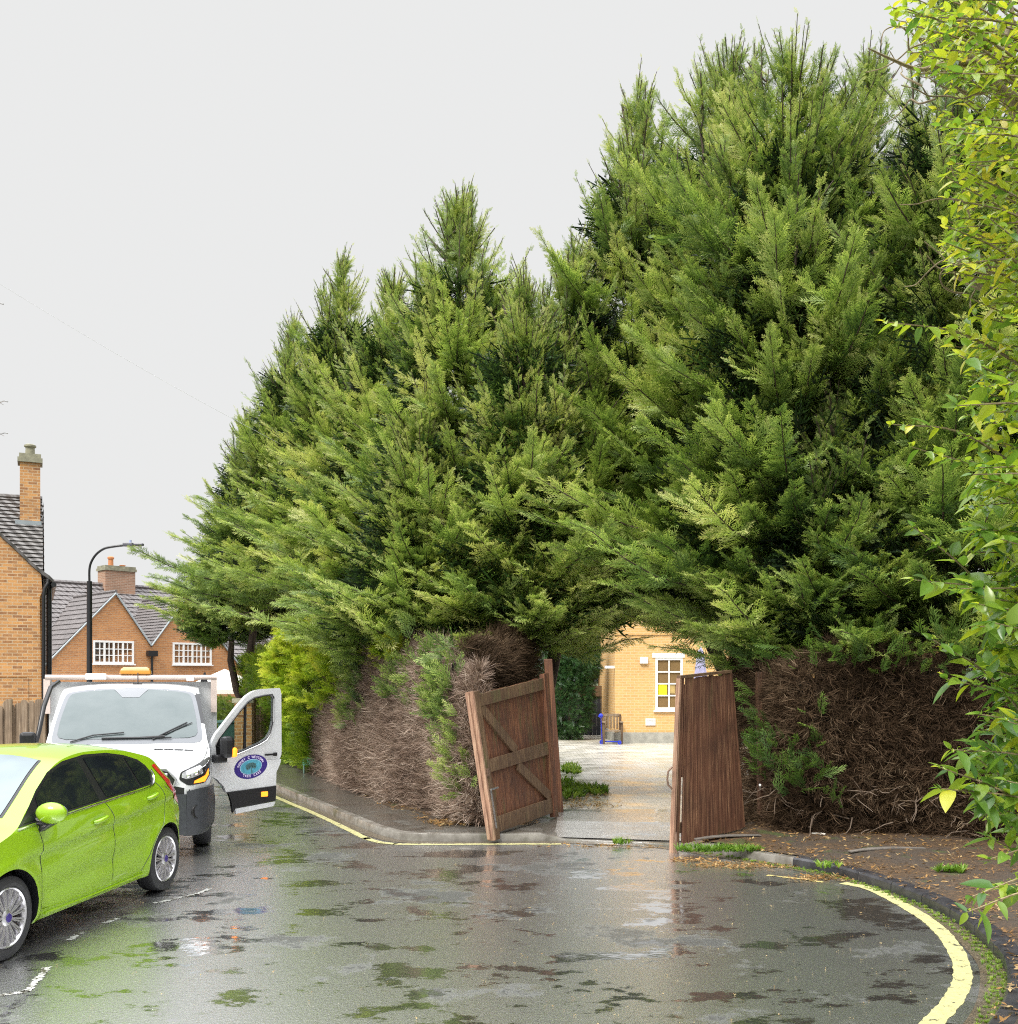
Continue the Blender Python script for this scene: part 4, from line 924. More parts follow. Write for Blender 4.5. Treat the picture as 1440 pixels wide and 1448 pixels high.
MB().box(-.15, 1.6, 0, .05, 0, 1.2).build('board_panel', M['fence_wood'], tf)
tr = MB()
for z_ in (1.3, 1.42, 1.55): tr.box(-.15, 1.6, .01, .03, z_, z_+.025)
for i in range(9): tr.box(-.12+i*.2, -.095+i*.2, .032, .05, 1.201, 1.6)
tr.build('trellis', M['fence_wood'], tf)
# ivy-covered bush in the courtyard, weeds and litter
def leafy(name, label, cat, blobs, n, mat, tone, sc, seed, base, kind=None, tm=None):
    g = np.random.default_rng(seed); root = empty(name, base, 0, label, cat); o = np.array(base); P = []; D = []
    for (x, y, z, rx, ry, rz, wt) in blobs:
        k = int(n*wt); u = nrm(g.normal(0, 1, (k, 3))); r_ = g.uniform(.75, 1.05, k)[:, None]
        P.append(np.array([x, y, z])+u*r_*np.array([rx, ry, rz])-o); D.append(u*.6+g.normal(0, .7, (k, 3)))
    P = np.concatenate(P); D = np.concatenate(D); m = P[:, 2] > .02; P = P[m]; D = D[m]
    v, f, t = scatter(tm or FRS, P, D, g.normal(0, 1, (len(P), 3)), g.uniform(*sc, len(P)), g.normal(tone, .14, len(P)))
    np_mesh('foliage', v, f, M[mat], root, t); mb = MB()
    for (x, y, z, rx, ry, rz, wt) in blobs:
        mb.tube([Vector((blobs[0][0], blobs[0][1], base[2]))-Vector(base), Vector((x, y, z))-Vector(base)], .05, 6, False)
    mb.build('stem', M['bark'], root); return root
b = at(806, 0, 33)
leafy('ivy_bush', 'tall ivy-covered bush behind the left gate post at the back of the courtyard', 'bush', [(b.x, 33, 1.5, .75, .8, 1.5, .4), (b.x+.1, 33, 2.7, .85, .8, 1.0, .35), (b.x-.7, 33.5, 2.0, .8, .8, 1.8, .25)], 8000, 'ivy', .4, (.15, .32), 31, (b.x, 33, .1))
b2 = at(850, 0, 36.5)
leafy('garden_tree', 'dark leafy tree overhanging the dark courtyard fence', 'tree', [(b2.x, 37, 3.4, 1.8, 1, 1.3, .5), (b2.x+1.6, 37.5, 3.0, 1.5, 1, 1.0, .3), (b2.x-2.4, 37, 3.6, 1.8, 1, 1.8, .2)], 8000, 'ivy', .3, (.25, .5), 32, (b2.x, 37, .1))
def tuft(n, seed):
    g = np.random.default_rng(seed); V = []; F = []; T = []
    for i in range(n):
        a = g.uniform(0, 6.28); l = g.uniform(.5, 1); sp = g.uniform(.15, .8); d = np.array([math.cos(a)*sp, math.sin(a)*sp, 1]); side = np.array([-math.sin(a), math.cos(a), 0])*.06; b = len(V)
        V += [side*.5, -side*.5, d*l*.55-side, d*l*.55+side, d*l*np.array([1.25, 1.25, .85])]; F += [[b, b+1, b+2, b+3], [b+3, b+2, b+4, b+4]]; T += [0, 0, .2, .2, .4]
    return np.array(V), np.array([[f[0], f[1], f[2]] for f in F]+[[f[0], f[2], f[3]] for f in F if f[2] != f[3]]), np.array(T)
TU = [tuft(12, s) for s in range(4)]
def ground_scatter(name, label, cat, pts, tm, mat, tone, sc, seed, kind='stuff', flat=False, tg=.6):
    g = np.random.default_rng(seed); P = np.array(pts, float); n = len(P)
    D = np.tile([0, 0, 1.0], (n, 1))+g.normal(0, .25, (n, 3)) if not flat else g.normal(0, 1, (n, 3))*[1, 1, .15]
    U = g.normal(0, 1, (n, 3)) if not flat else np.tile([0, 0, 1.0], (n, 1))+g.normal(0, .3, (n, 3))
    tmz = [(np.stack([t[0][:, 2], t[0][:, 1], t[0][:, 0]], 1) if not flat else t[0], t[1], t[2]) for t in tm]
    v, f, t = scatter(tmz, P, D, U, g.uniform(*sc, n), g.normal(tone, .14, n), tg)
    return tag(np_mesh(name, v, f, M[mat], None, t), label, cat, None, kind)
g = np.random.default_rng(9)
def blobpts(defs):
    o = []
    for (px, py, z, rx, ry, n) in defs:
        c = gp(px, py, z)
        for _ in range(n): a = g.uniform(0, 6.28); r_ = math.sqrt(g.uniform(0, 1)); o.append((c.x+rx*r_*math.cos(a), c.y+ry*r_*math.sin(a), z-.01))
    return o
ground_scatter('weeds', 'bright green weeds at the foot of the right gate and along the right kerb', 'weeds', blobpts([(1000, 1203, .09, .34, .08, 90), (1045, 1203, .1, .3, .08, 60), (1165, 1225, .12, .2, .1, 14), (1345, 1232, .14, .14, .1, 26), (880, 1193, .03, .1, .05, 20)]), TU, 'weed', .35, (.05, .13), 41)
ground_scatter('moss_tufts', 'yellow-green moss and tiny weeds growing in the gutter of the right bend', 'weeds', [tuple(np.append(K[i]+nK[i]*g.uniform(-.12, .02)+g.normal(0, .012, 2), 0)) for i in range(len(K)-1) if K[i][0] > 2.0 and K[i][1] > 4.8 for _ in range(15)], TU, 'weed', .55, (.012, .04), 42)
ground_scatter('weeds', 'green weeds in the pebbled bed just inside the left gate', 'weeds', blobpts([(803, 1118, .14, .3, 1.3, 130), (830, 1120, .12, .4, .5, 80), (808, 1090, .15, .2, .8, 60)]), TU, 'weed', .5, (.08, .22), 43)
def chip(seed):
    g = np.random.default_rng(seed); V = []; F = []; T = []
    for i in range(5):
        c = np.array([g.uniform(-1, 1), g.uniform(-1, 1), g.uniform(0, .15)]); a = g.uniform(0, 6.28); d = np.array([math.cos(a), math.sin(a), g.uniform(-.2, .3)]); s = np.array([-d[1], d[0], g.uniform(-.3, .3)]); l = g.uniform(.25, .6); w_ = g.choice([.03, .05, .16]); b = len(V)
        V += [c-d*l, c+s*w_, c+d*l, c-s*w_]; F.append([b, b+1, b+2, b+3]); T += [g.uniform(0, .5)]*4
    return np.array(V), np.array(F), np.array(T)
CHP = [chip(s) for s in range(6)]
lp = []
for i in strip_i:
    for _ in range(28):
        o_ = g.uniform(.0, 2.6)**1.0; 
        if g.uniform() < .35 and .5 < o_ < 1.0: continue
        p = K[i]+nK[i]*o_; lp.append((p[0], p[1], .118+.022*min(o_, 2)))
for i in range(len(K)):
    if -3.4 < K[i][0] < .4 and K[i][1] > 12.4:
        for _ in range(16): o_ = g.uniform(.7, 1.6); p = K[i]+nK[i]*o_; lp.append((p[0], p[1], .118))
for (px, py, rx, ry, n) in ((1060, 1222, .7, .16, 260), (1180, 1240, .5, .14, 150), (980, 1215, .3, .1, 60), (850, 1195, .8, .05, 60)): lp += [(a, b_, .012) for a, b_, c in blobpts([(px, py, 0.02, rx, ry, n)])]
ground_scatter('leaf_litter', 'orange-brown needles and twig litter strewn over the verge and gutter', 'leaf litter', lp, CHP, 'litter', .4, (.03, .075), 44, flat=True, tg=.8)
pb = [(p[0], p[1], .125) for p in blobpts([(815, 1118, .12, .55, 1.5, 500), (830, 1140, .1, .5, .35, 200)])]
ground_scatter('pebbles', 'pale pebbles and bark chips in the bed inside the left gate', 'pebbles', pb, CHP, 'litter', .75, (.04, .08), 45, flat=True)
rp = []
for _ in range(900):
    x, y = g.uniform(-4.5, 3.4), g.uniform(5.2, 12.6)
    if x > 0 or g.uniform() < .35: rp.append((x, y, .006))
ground_scatter('road_grit', 'scattered pale leaf bits and grit on the wet road', 'grit', [p for p in rp if p[0] < 3.2 - max(0, (7-p[1]))*.5], [(v*[.25, .25, .6], f, t) for v, f, t in CHP], 'litter', .85, (.03, .07), 46, flat=True)
# left paling fence
lf = empty('paling_fence', (at(25, 0, 17).x, 17, .1), R(4), 'weathered grey-brown paling fence behind the green car at the left edge', 'fence')
pal = MB(); x = -1.9; rl = MB(); i = 0
while x < .36:
    w_ = random.uniform(.085, .115); h_ = 1.5+random.uniform(-.03, .09); d = 0 if i % 2 else .03
    pal.prism([(x, 0), (x+w_, 0), (x+w_, h_), (x+w_*.75, h_+.04), (x+w_*.3, h_+.045), (x, h_+.01)], (d, d+.022)); x += w_+random.uniform(-.01, .02); i += 1
pal.build('paling', M['fence_wood'], lf)
MB().box(-1.9, .4, .056, .1, 1.2, 1.29).build('rail', M['fence_wood'], lf); MB().box(-1.9, .4, .056, .1, .4, .49).build('rail', M['fence_wood'], lf)
for xx in (-1.2, -.18, .36): MB().box(xx, xx+.1, -.04, .0-.002, 0, 1.62).build('post', M['fence_wood'], lf)
# street lamp
sl = empty('street_lamp', (at(126.5, 0, 24).x, 24, .1), 0, 'black street lamp with a curved swan-neck arm behind the truck', 'street lamp')
z1 = at(0, 822, 24).z-.1
MB().lathe([(.09, 0), (.09, 1.2), (.065, 1.3), (.06, z1), (.001, z1+.02)], 14).build('post', M['black'], sl, smooth=40)
tp = at(176, 771, 24); arm = [(0, 0, z1-.02)]+[(v.x-sl.location.x, 0, v.z-.1) for v in (at(126.5, 806, 24), at(129, 795, 24), at(136, 784, 24), at(147, 776, 24), at(160, 773, 24), tp)]
MB().tube([tuple(p) for p in catmull(arm, 4)], .028, 8).build('arm', M['black'], sl, smooth=50)
hx = tp.x-sl.location.x; hz_ = tp.z-.1
hd_ = MB().box(hx-.02, hx+.22, -.08, .08, hz_-.03, hz_+.055).box(hx+.221, hx+.45, -.06, .06, hz_-.015, hz_+.045).build('lamp_head', simple('grey_lamp_casing', (.09, .09, .11), .4), sl, bevel=.02)
MB().tube([(hx+.14, 0, hz_+.05), (hx+.14, 0, hz_+.12)], .03, 8).build('photocell', simple('pale_blue_cap', (.35, .4, .6), .3), hd_)
MB().box(hx+.04, hx+.4, -.05, .05, hz_-.04, hz_-.031).build('lamp_glass', M['lens'], hd_)
# big shrub at the right edge
def leaf_template(seed, l=1, w_=.21):
    g = np.random.default_rng(seed); V = []; F = []; T = []; n = 5; cv = g.uniform(.15, .5)
    for i in range(n+1):
        t = i/n; ww = w_*math.sin(math.pi*min(1, t**.75))**.8*(1-.15*t)+.002; z = -cv*t*t*.5; up = .08*ww/w_
        for s in (-1, 0, 1): V.append((t*(1-.1*cv*t), s*ww, z+(up if s else 0)))
    for i in range(n):
        for j in (0, 1): a = i*3+j; F.append([a, a+1, a+4, a+3])
    return np.array(V)*[l, 1, 1], np.array(F), np.zeros(len(V))
LF = [leaf_template(s, 1, .2+.03*(s % 3)) for s in range(6)]
LFS = [(v*[1, .8, 1], f, t) for v, f, t in LF]
sb = Vector((4.3, 5.2, .1))
sh = empty('broadleaf_shrub', sb, 0, 'large yellow-green broadleaf shrub filling the right edge of the picture', 'shrub')
g = np.random.default_rng(12); fol = Fol(); buds = Fol(); wd = MB(); o = np.array(sb)
bx = [-60, 60, 130, 200, 300, 380, 440, 520, 600, 700, 760, 830, 900, 960, 1010, 1080, 1120, 1200, 1240]
bv = [1245, 1265, 1300, 1330, 1325, 1330, 1345, 1335, 1340, 1360, 1360, 1345, 1365, 1375, 1395, 1355, 1352, 1390, 1425]
shoots = []
special = [(1252, 455, 3.9), (1262, 600, 3.9), (1290, 632, 3.9), (1292, 745, 3.9), (1293, 820, 3.9), (1320, 905, 3.8), (1330, 1085, 3.6), (1330, 1115, 3.6), (1368, 1290, 3.2), (1375, 1268, 3.3), (1340, 960, 3.7), (1385, 1010, 3.6), (1400, 1215, 3.5), (1412, 1255, 3.4), (1345, 1060, 3.6)]
for s_ in special: shoots.append((*s_, True))
for j in range(300):
    py = g.uniform(-60, 1200); b_ = np.interp(py, bx, bv); px = b_+abs(g.normal(0, 1))*75+5
    if px > 1560: px = g.uniform(b_, 1560)
    shoots.append((px, py, g.uniform(3.5, 5.0), False))
for (px, py, Y, spx) in shoots:
    tip = np.array(at(px, py, Y)); lnp = g.uniform(150, 260)*(3.9/Y); dn = g.uniform(60, 190)*(1 if spx else g.uniform(.2, 1.2))
    if px > 1360 and py > 1200: dn = -10
    root_ = np.array(at(px+lnp, py+dn, Y+g.uniform(.1, .8)))
    mid = (tip+root_)/2+np.array([0, 0, .06])
    c = catmull([root_, mid, tip], 6)
    wd.tube([Vector(q-o) for q in c], [.007-.005*i/(len(c)-1) for i in range(len(c))], 5, False)
    Ls = np.linalg.norm(tip-root_); nn = int(Ls/(.048 if py < 640 else .042))
    yel = np.interp(py, [0, 350, 650, 900, 1200], [.60, .62, .46, .33, .26])
    for q in range(nn):
        t = 1-q/nn; fi = t*(len(c)-1); a = min(int(fi), len(c)-2); p = c[a]*(1-(fi-a))+c[a+1]*(fi-a); ax = nrm(c[a+1]-c[a])
        sd_ = nrm(np.cross(ax, [0, 0, 1]))
        for s in (-1, 1):
            if g.uniform() < .3 and not spx: continue
            if spx and 0 < q and g.uniform() < .45: continue
            d = ax*.55+sd_*s*.8*(1 if q % 2 else .35)+np.array([0, 0, (-.5 if q % 2 else .15)])+g.normal(0, .3, 3)
            sz = g.uniform(.045, .105)*(1.2 if py > 640 else 1) if q > 0 else g.uniform(.035, .06)
            if py < 330: sz *= .8
            fol.add(np.array([p-o]), np.array([d]), np.array([[g.normal(0, .4), g.normal(0, .4), 1]]), np.array([sz]), np.array([g.normal(yel, .2)]))
        for _ in range(3):
            buds.add(np.array([p-o+g.normal(0, .006, 3)]), nrm(g.normal(0, 1, (1, 3)))+ax*.4, g.normal(0, 1, (1, 3)), np.array([g.uniform(.012, .024)]), np.array([g.normal(.5, .1)]))
v, f, t = scatter(LF, *fol.cat(), 0.0); np_mesh('leaves', v, f, M['shrub'], sh, t, True)
v, f, t = scatter(LFS, *buds.cat(), 0.0); np_mesh('buds', v, f, M['shrub'], sh, t)
br = MB()
def limb(pts, r0, r1): c = catmull([np.array(p)-o for p in pts], 6); br.tube([Vector(q) for q in c], [r0+(r1-r0)*i/(len(c)-1) for i in range(len(c))], 8)
limb([sb, at(1600, 900, 4.6), at(1560, 420, 4.4), at(1450, 175, 4.3), at(1412, 125, 4.3), at(1378, 85, 4.3), at(1345, 40, 4.3)], .06, .008)
limb([at(1412, 125, 4.3), at(1370, 132, 4.3), at(1345, 118, 4.25)], .014, .004)
limb([at(1378, 88, 4.3), at(1330, 92, 4.2), at(1300, 98, 4.2), at(1262, 84, 4.15), at(1228, 68, 4.1)], .014, .003)
limb([at(1415, 128, 4.3), at(1420, 60, 4.35), at(1432, 20, 4.4), at(1418, -30, 4.4)], .015, .006)
limb([sb, at(1640, 1100, 4.4), at(1540, 800, 4.2), at(1460, 560, 4.1), at(1440, 300, 4.1)], .045, .008)
limb([sb, at(1660, 1200, 4.2), at(1560, 1000, 4.0), at(1450, 880, 3.9)], .03, .006)
for j in range(60):
    px, py = g.uniform(1240, 1440), g.choice([g.uniform(0, 130), g.uniform(230, 420)]); p = np.array(at(px+60, py+g.uniform(0, 40), g.uniform(4.2, 5))); pts = [p]; d = np.array([-.6, 0, .35])
    if px < 1300 and py > 230: continue
    for q in range(5): d = nrm(d+g.normal(0, .4, 3)); pts.append(pts[-1]+d*.07)
    limb(pts, .005, .002)
br.build('branches', M['shrub_bark'], sh, smooth=50); wd.build('twigs', M['shrub_bark'], sh, smooth=50)

# ================================================================== VEHICLES
class Body:
    """closed shell from a top outline ztop(y), a plan half-width and a side profile; x is sideways, y runs rearwards, z up"""
    def __init__(s, top, plan, sidef, zlow, d=.07, drop=.05, pw=3):
        s.top = catmull(top, 6); s.plan = np.array(plan, float); s.sidef = sidef; s.zlow = np.array(zlow, float); s.d = d; s.drop = drop; s.pw = pw
    def zt(s, y): return float(np.interp(y, s.top[:, 0], s.top[:, 1]))
    def w(s, y): return float(np.interp(y, s.plan[:, 0], s.plan[:, 1]))
    def X(s, y, z): return s.w(y)*s.sidef(y, z)
    def edge(s, y): return s.zt(y)-s.drop
    def Z(s, x, y):
        xe = s.X(y, s.edge(y)); return s.zt(y)-s.drop*min(1, (abs(x)/xe))**s.pw
    def mesh(s, ys, nz=34, nx=12):
        vs = []; fs = []
        for y in ys:
            zl = float(np.interp(y, s.zlow[:, 0], s.zlow[:, 1])); ze = s.edge(y); ring = []
            for i in range(nz+1):
                z = zl+(ze-zl)*i/nz; ring.append((s.X(y, z), y, z))
            xe = ring[-1][0]
            for i in range(1, nx): x = xe*math.cos(math.pi/2*i/nx); ring.append((x, y, s.Z(x, y)))
            ring.append((0, y, s.zt(y)))
            ring += [(-p[0], p[1], p[2]) for p in reversed(ring[:-1])]
            vs += ring; m = len(ring)
        n = len(ys)
        for i in range(n-1):
            for j in range(m): a = i*m+j; b = i*m+(j+1) % m; fs.append((a, b, b+m, a+m))
        fs += [tuple(range(m-1, -1, -1)), tuple((n-1)*m+j for j in range(m))]
        return vs, fs
def cut(obj, cutter):
    md = obj.modifiers.new('cut', 'BOOLEAN'); md.operation = 'DIFFERENCE'; md.solver = 'EXACT'; md.object = cutter
    dg = bpy.context.evaluated_depsgraph_get(); dg.update(); me = bpy.data.meshes.new_from_object(obj.evaluated_get(dg))
    obj.modifiers.clear(); old = obj.data; obj.data = me; me.name = old.name; bpy.data.meshes.remove(old)
def panel(poly, fn, name, mat, parent, cuts=5, smooth=True, thick=0):
    """fill a 2D polygon, refine it and push every vertex through fn(u, v)"""
    bm = bmesh.new(); vs = [bm.verts.new((p[0], p[1], 0)) for p in poly]; bm.faces.new(vs)
    bmesh.ops.triangulate(bm, faces=bm.faces[:])
    bmesh.ops.subdivide_edges(bm, edges=bm.edges[:], cuts=cuts, use_grid_fill=True)
    bmesh.ops.triangulate(bm, faces=bm.faces[:])
    for v in bm.verts: v.co = Vector(fn(v.co.x, v.co.y))
    if thick:
        r = bmesh.ops.extrude_face_region(bm, geom=bm.faces[:]); bm.normal_update()
        for e in r['geom']:
            if isinstance(e, bmesh.types.BMVert): e.co += Vector(thick)
    bmesh.ops.recalc_face_normals(bm, faces=bm.faces)
    me = bpy.data.meshes.new(name); bm.to_mesh(me); bm.free()
    if smooth: me.polygons.foreach_set('use_smooth', [True]*len(me.polygons)); me.set_sharp_from_angle(angle=R(40))
    return link(name, me, M[mat] if isinstance(mat, str) else mat, parent)
def rpoly(pts, n=4, k=.25):                # round the corners of a polygon
    o = []; m = len(pts)
    for i in range(m):
        a, b, c = Vector(pts[i-1]), Vector(pts[i]), Vector(pts[(i+1) % m]); p = b.lerp(a, k); q = b.lerp(c, k)
        for j in range(n+1): t = j/n; o.append(tuple(p.lerp(b, t).lerp(b.lerp(q, t), t)))
    return o
def wheel(parent, side, y, r, w_, x_out, spokes=15, steel=False, rimr=.225):
    wh = empty('wheel', (side*x_out, y, r), 0, parent=parent); Mx = Matrix.Rotation(R(90)*side, 4, 'Y')     # axis to the outside
    prof = [(rimr+.005, -w_+.01), (r*.86, -w_-.0), (r*.97, -w_+.015), (r, -w_+.045), (r, -.045), (r*.975, -.018), (r*.90, -.002), (rimr+.03, .004), (rimr+.008, -.006), (rimr+.0, -.02)]
    MB().lathe(prof, 48, Mx, True).build('tyre', M['rubber'], wh, smooth=35)
    if steel:
        MB().lathe([(rimr, -.02), (rimr-.02, -.03), (rimr-.03, -.09), (.13, -.10), (.10, -.03), (.05, -.02), (.001, -.02)], 36, Mx).build('rim', M['galv'], wh, smooth=40)
        return wh
    MB().lathe([(rimr, -w_+.01), (rimr+.003, -.012), (rimr-.006, -.004), (rimr-.016, -.012), (rimr-.025, -.04), (rimr-.03, -.11), (.0015, -.115)], 48, Mx).build('rim', M['alloy'], wh, smooth=40)
    sp_ = MB()
    for k in range(spokes):
        for off, wd in ((-.047, .0145), (.047, .0145)):
            a = 2*math.pi*k/spokes; Rz = Mx @ Matrix.Rotation(a+off*1.35, 4, 'Z')
            vs = []
            for rr, hw, zo, th in ((.045, .011, -.022, .03), (.12, wd*.75, -.014, .03), (rimr-.018, wd, -.012, .035)):
                vs += [Rz @ Vector((rr, -hw, zo-th)), Rz @ Vector((rr, -hw*.55, zo)), Rz @ Vector((rr, hw*.55, zo)), Rz @ Vector((rr, hw, zo-th))]
            sp_.add(vs, [(0, 1, 5, 4), (1, 2, 6, 5), (2, 3, 7, 6), (4, 5, 9, 8), (5, 6, 10, 9), (6, 7, 11, 10)])
    sp_.build('spokes', M['alloy'], wh, smooth=20)
    MB().lathe([(.062, -.05), (.06, -.02), (.045, -.008), (.034, -.006)], 20, Mx).build('hub', M['alloy'], wh, smooth=30)
    MB().lathe([(.034, -.006), (.03, -.001), (.001, .0)], 20, Mx).build('hub_badge', M['navy'], wh, smooth=30)
    MB().lathe([(.19, -.105), (.19, -.085), (.06, -.085)], 30, Mx).build('brake_disc', M['rust'], wh, smooth=30)
    return wh
# ---------------------------------------------------------------- the green hatchback
gc0 = Vector((-3.65, 7.45, 0)); ang = math.atan2(-.32, 2.47)
fwd = Vector((-math.sin(ang), math.cos(ang), 0)); rt = Vector((math.cos(ang), math.sin(ang), 0))
org = gc0-rt*.85-fwd*.82
car = empty('green_hatchback', org, ang, 'shiny lime green five-door hatchback parked at the left with silver multi-spoke wheels', 'car')
AX = (.82, 3.31)
def sidef(y, z):
    zb = .93+.052*(y-1.1)                       # belt
    v = np.interp(z, [.16, .24, .34, .55, .78, .92, 1.02], [.90, .955, .975, .995, 1.0, .985, .962])
    v = v - max(0, z-zb)*.50/.86
    zc = .70+.075*(y-.9)                        # sharp shoulder crease running up to the rear lamp
    if .5 < y < 3.75: v += .020*smoothstep(zc-.015, zc+.02, z)*(1-smoothstep(zc+.03, zc+.26, z))*smoothstep(.5, 1.2, y)-.016*smoothstep(zc-.16, zc-.03, z)*(1-smoothstep(zc-.03, zc, z))*smoothstep(.8, 1.3, y)*(1-smoothstep(2.9, 3.3, y))
    zd = .30+.10*max(0, (y-1.4))*.9             # lower door crease rising rearwards
    if 1.1 < y < 3.0: v += -.020*math.exp(-((z-zd-.10)/.075)**2)*smoothstep(1.1, 1.5, y)*(1-smoothstep(2.7, 3.0, y))
    for ya in AX:
        r_ = math.hypot(y-ya, z-.31); v += .030*math.exp(-((r_-.36)/.06)**2)
    v -= smoothstep(3.2, 3.95, y)*max(0, z-.72)*.32
    return float(v)
B = Body([(0, .50), (.02, .60), (.10, .70), (.30, .80), (.6, .895), (.85, .975), (1.0, 1.03), (1.22, 1.15), (1.50, 1.31), (1.77, 1.42), (2.05, 1.472), (2.35, 1.483), (2.75, 1.462), (3.08, 1.405), (3.28, 1.345), (3.40, 1.25), (3.58, 1.08), (3.74, .95), (3.88, .85), (3.955, .62)],
         [(0, .52), (.05, .62), (.15, .72), (.3, .78), (.55, .825), (.82, .85), (1.4, .858), (2.6, .860), (3.31, .85), (3.5, .835), (3.7, .79), (3.85, .72), (3.955, .6)], sidef,
         [(0, .2), (.4, .19), (1.2, .19), (2.9, .2), (3.5, .24), (3.955, .3)], drop=.06, pw=2.6)
ys = np.unique(np.round(np.concatenate([np.linspace(0, .15, 8), np.linspace(.15, 3.6, 110), np.linspace(3.6, 3.955, 16)]), 4))
vs, fs = B.mesh(ys, 44, 14)
body = MB().add(vs, fs).build('body', M['lime'], car)
cm = MB()
for ya in AX:
    for sg in (-1, 1): cm.lathe([(.001, .55), (.347, .55), (.347, 1.1), (.001, 1.1)], 56, Matrix.Translation((0, ya, .315)) @ Matrix.Rotation(R(90)*sg, 4, 'Y'))
ct = cm.build('cut', M['black']); ct.parent = car
cut(body, ct); bpy.data.objects.remove(ct)
me = body.data
while len(me.materials) > 1: me.materials.pop()
me.materials.append(M['black'])
for p in me.polygons:
    c = p.center; p.use_smooth = True; p.material_index = 0
    for ya in AX:
        if math.hypot(c.y-ya, c.z-.315) < .3475 and abs(c.x) < .9: p.material_index = 1
    if c.z < .2 and abs(p.normal.z) > .8: p.material_index = 1
me.set_sharp_from_angle(angle=R(32))
S = lambda sg, off: (lambda y, z: (sg*(B.X(y, z)+off), y, z))
Tp = lambda off: (lambda x, y: (x, y-off*.4, B.Z(x, y)+off))
def wm(y): return .95+(y-1.13)*.93
def belt(y): return .935+.052*(y-.95)
roofl = [(1.12, 1.03), (1.36, 1.185), (1.60, 1.305), (1.86, 1.372), (2.2, 1.403), (2.55, 1.393), (2.82, 1.352), (3.02, 1.295), (3.11, 1.235)]
for sg in (1, -1):
    def SP(p, nm, mt, off=.004, cuts=4, par=car): return panel(p, S(sg, off), nm, mt, par, cuts)
    def line3(p, off): return [Vector(S(sg, off)(y, z)) for y, z in catmull(p, 6)]
    frame = [(.95, belt(.95)+.012)]+roofl+[(3.16, 1.16), (3.14, 1.10), (3.08, belt(3.08)+.012), (2.2, belt(2.2)+.012)]
    SP([(p[0], p[1]) for p in frame], 'window_surround', 'black', .003, 5)
    rl = np.array(roofl)
    def top(y): return float(np.interp(y, rl[:, 0], rl[:, 1]))-.022
    fr = [(1.27, belt(1.27)+.03)]+[(y, top(y)) for y in (1.31, 1.45, 1.6, 1.8, 1.95)]+[(2.06, top(2.06)), (2.12, belt(2.12)+.03), (1.7, belt(1.7)+.03)]
    SP(fr, 'side_window', 'glass_dark', .008, 4)
    SP([(1.02, belt(1.02)+.03), (1.23, top(1.21)-.03), (1.23, belt(1.23)+.03)], 'quarter_window', 'glass_dark', .008, 3)
    rr_ = [(2.24, belt(2.24)+.03), (2.16, top(2.16)), (2.4, top(2.4)), (2.6, top(2.6)), (2.76, top(2.76)), (2.83, belt(2.83)+.03)]
    SP(rr_, 'side_window', 'glass_dark', .008, 4)
    SP([(2.87, belt(2.87)+.03), (2.80, top(2.80)), (2.93, top(2.93)), (3.06, top(3.06)-.01), (3.11, 1.16), (3.06, belt(3.06)+.035)], 'quarter_window', 'glass_dark', .008, 3)
    st = MB(); st.tube(line3([(.93, belt(.93)), (1.6, belt(1.6)), (2.4, belt(2.4)), (3.0, belt(3.0)), (3.13, 1.085), (3.175, 1.14), (3.165, 1.19)], .006), .0095, 6); st.build('chrome_strip', M['chrome'], car, smooth=60)
    gp_ = MB(); hl_ = MB()
    gaps = [[(1.17, .93), (1.20, .80), (1.21, .6), (1.22, .4), (1.22, .27)], [(2.18, .99), (2.27, .85), (2.31, .6), (2.30, .30)], [(3.14, 1.07), (3.24, .98), (3.27, .84), (3.20, .68), (3.04, .55), (2.93, .40), (2.84, .28)], [(1.22, .275), (2.0, .268), (2.84, .272)], [(3.3, 1.02), (3.5, .93)]]
    for q in gaps:
        gp_.tube(line3(q, -.0015), .0045, 5); l3 = line3(q, .0005); hl_.tube([v+Vector((0, .007, -.0)) for v in l3], .0035, 5)
    gp_.build('door_gap', M['black'], car); hl_.build('door_edge', M['lime'], car, smooth=60)
    sl_ = MB(); sl_.tube(line3([(1.3, .235), (2.0, .232), (2.86, .245)], .004), .012, 6); sl_.build('sill_strip', M['lime'], car, smooth=60)
    for yh, zh in ((2.04, .865), (3.0, .955)):
        SP(rpoly([(yh-.10, zh-.045), (yh+.09, zh-.035), (yh+.09, zh+.04), (yh-.10, zh+.03)], 3, .45), 'handle_recess', 'lime', .0015, 3)
        h_ = MB(); pts = [Vector(S(sg, o_)(yh+t, zh+t*.12)) for t, o_ in ((-.10, .0), (-.085, .022), (-.03, .033), (.05, .033), (.085, .022), (.10, .0))]
        h_.tube(pts, [.013, .017, .019, .019, .017, .013], 10); h_.build('door_handle', M['lime'], car, smooth=60)
    mr_ = empty('door_mirror', (sg*(B.X(1.2, .98)+.0), 1.22, .985), 0, parent=car)
    MB().ball((sg*.13, -.02, .045), (.125, .072, .083), 20).build('mirror_cap', M['lime'], mr_, smooth=60)
    MB().add([(sg*x, y, z) for x, y, z in ((-.03, -.03, -.09), (.05, -.05, -.10), (.15, -.04, -.03), (-.02, -.03, .01), (-.03, .05, -.09), (.05, .04, -.10), (.17, .04, -.03), (-.02, .05, .01))], [(0, 1, 2, 3), (7, 6, 5, 4), (0, 4, 5, 1), (1, 5, 6, 2), (2, 6, 7, 3), (3, 7, 4, 0)]).build('mirror_foot', M['black'], mr_, bevel=.012)
    MB().ball((sg*.13, .035, .045), (.105, .02, .065), 16).build('mirror_glass', M['glass_screen'], mr_, smooth=60)
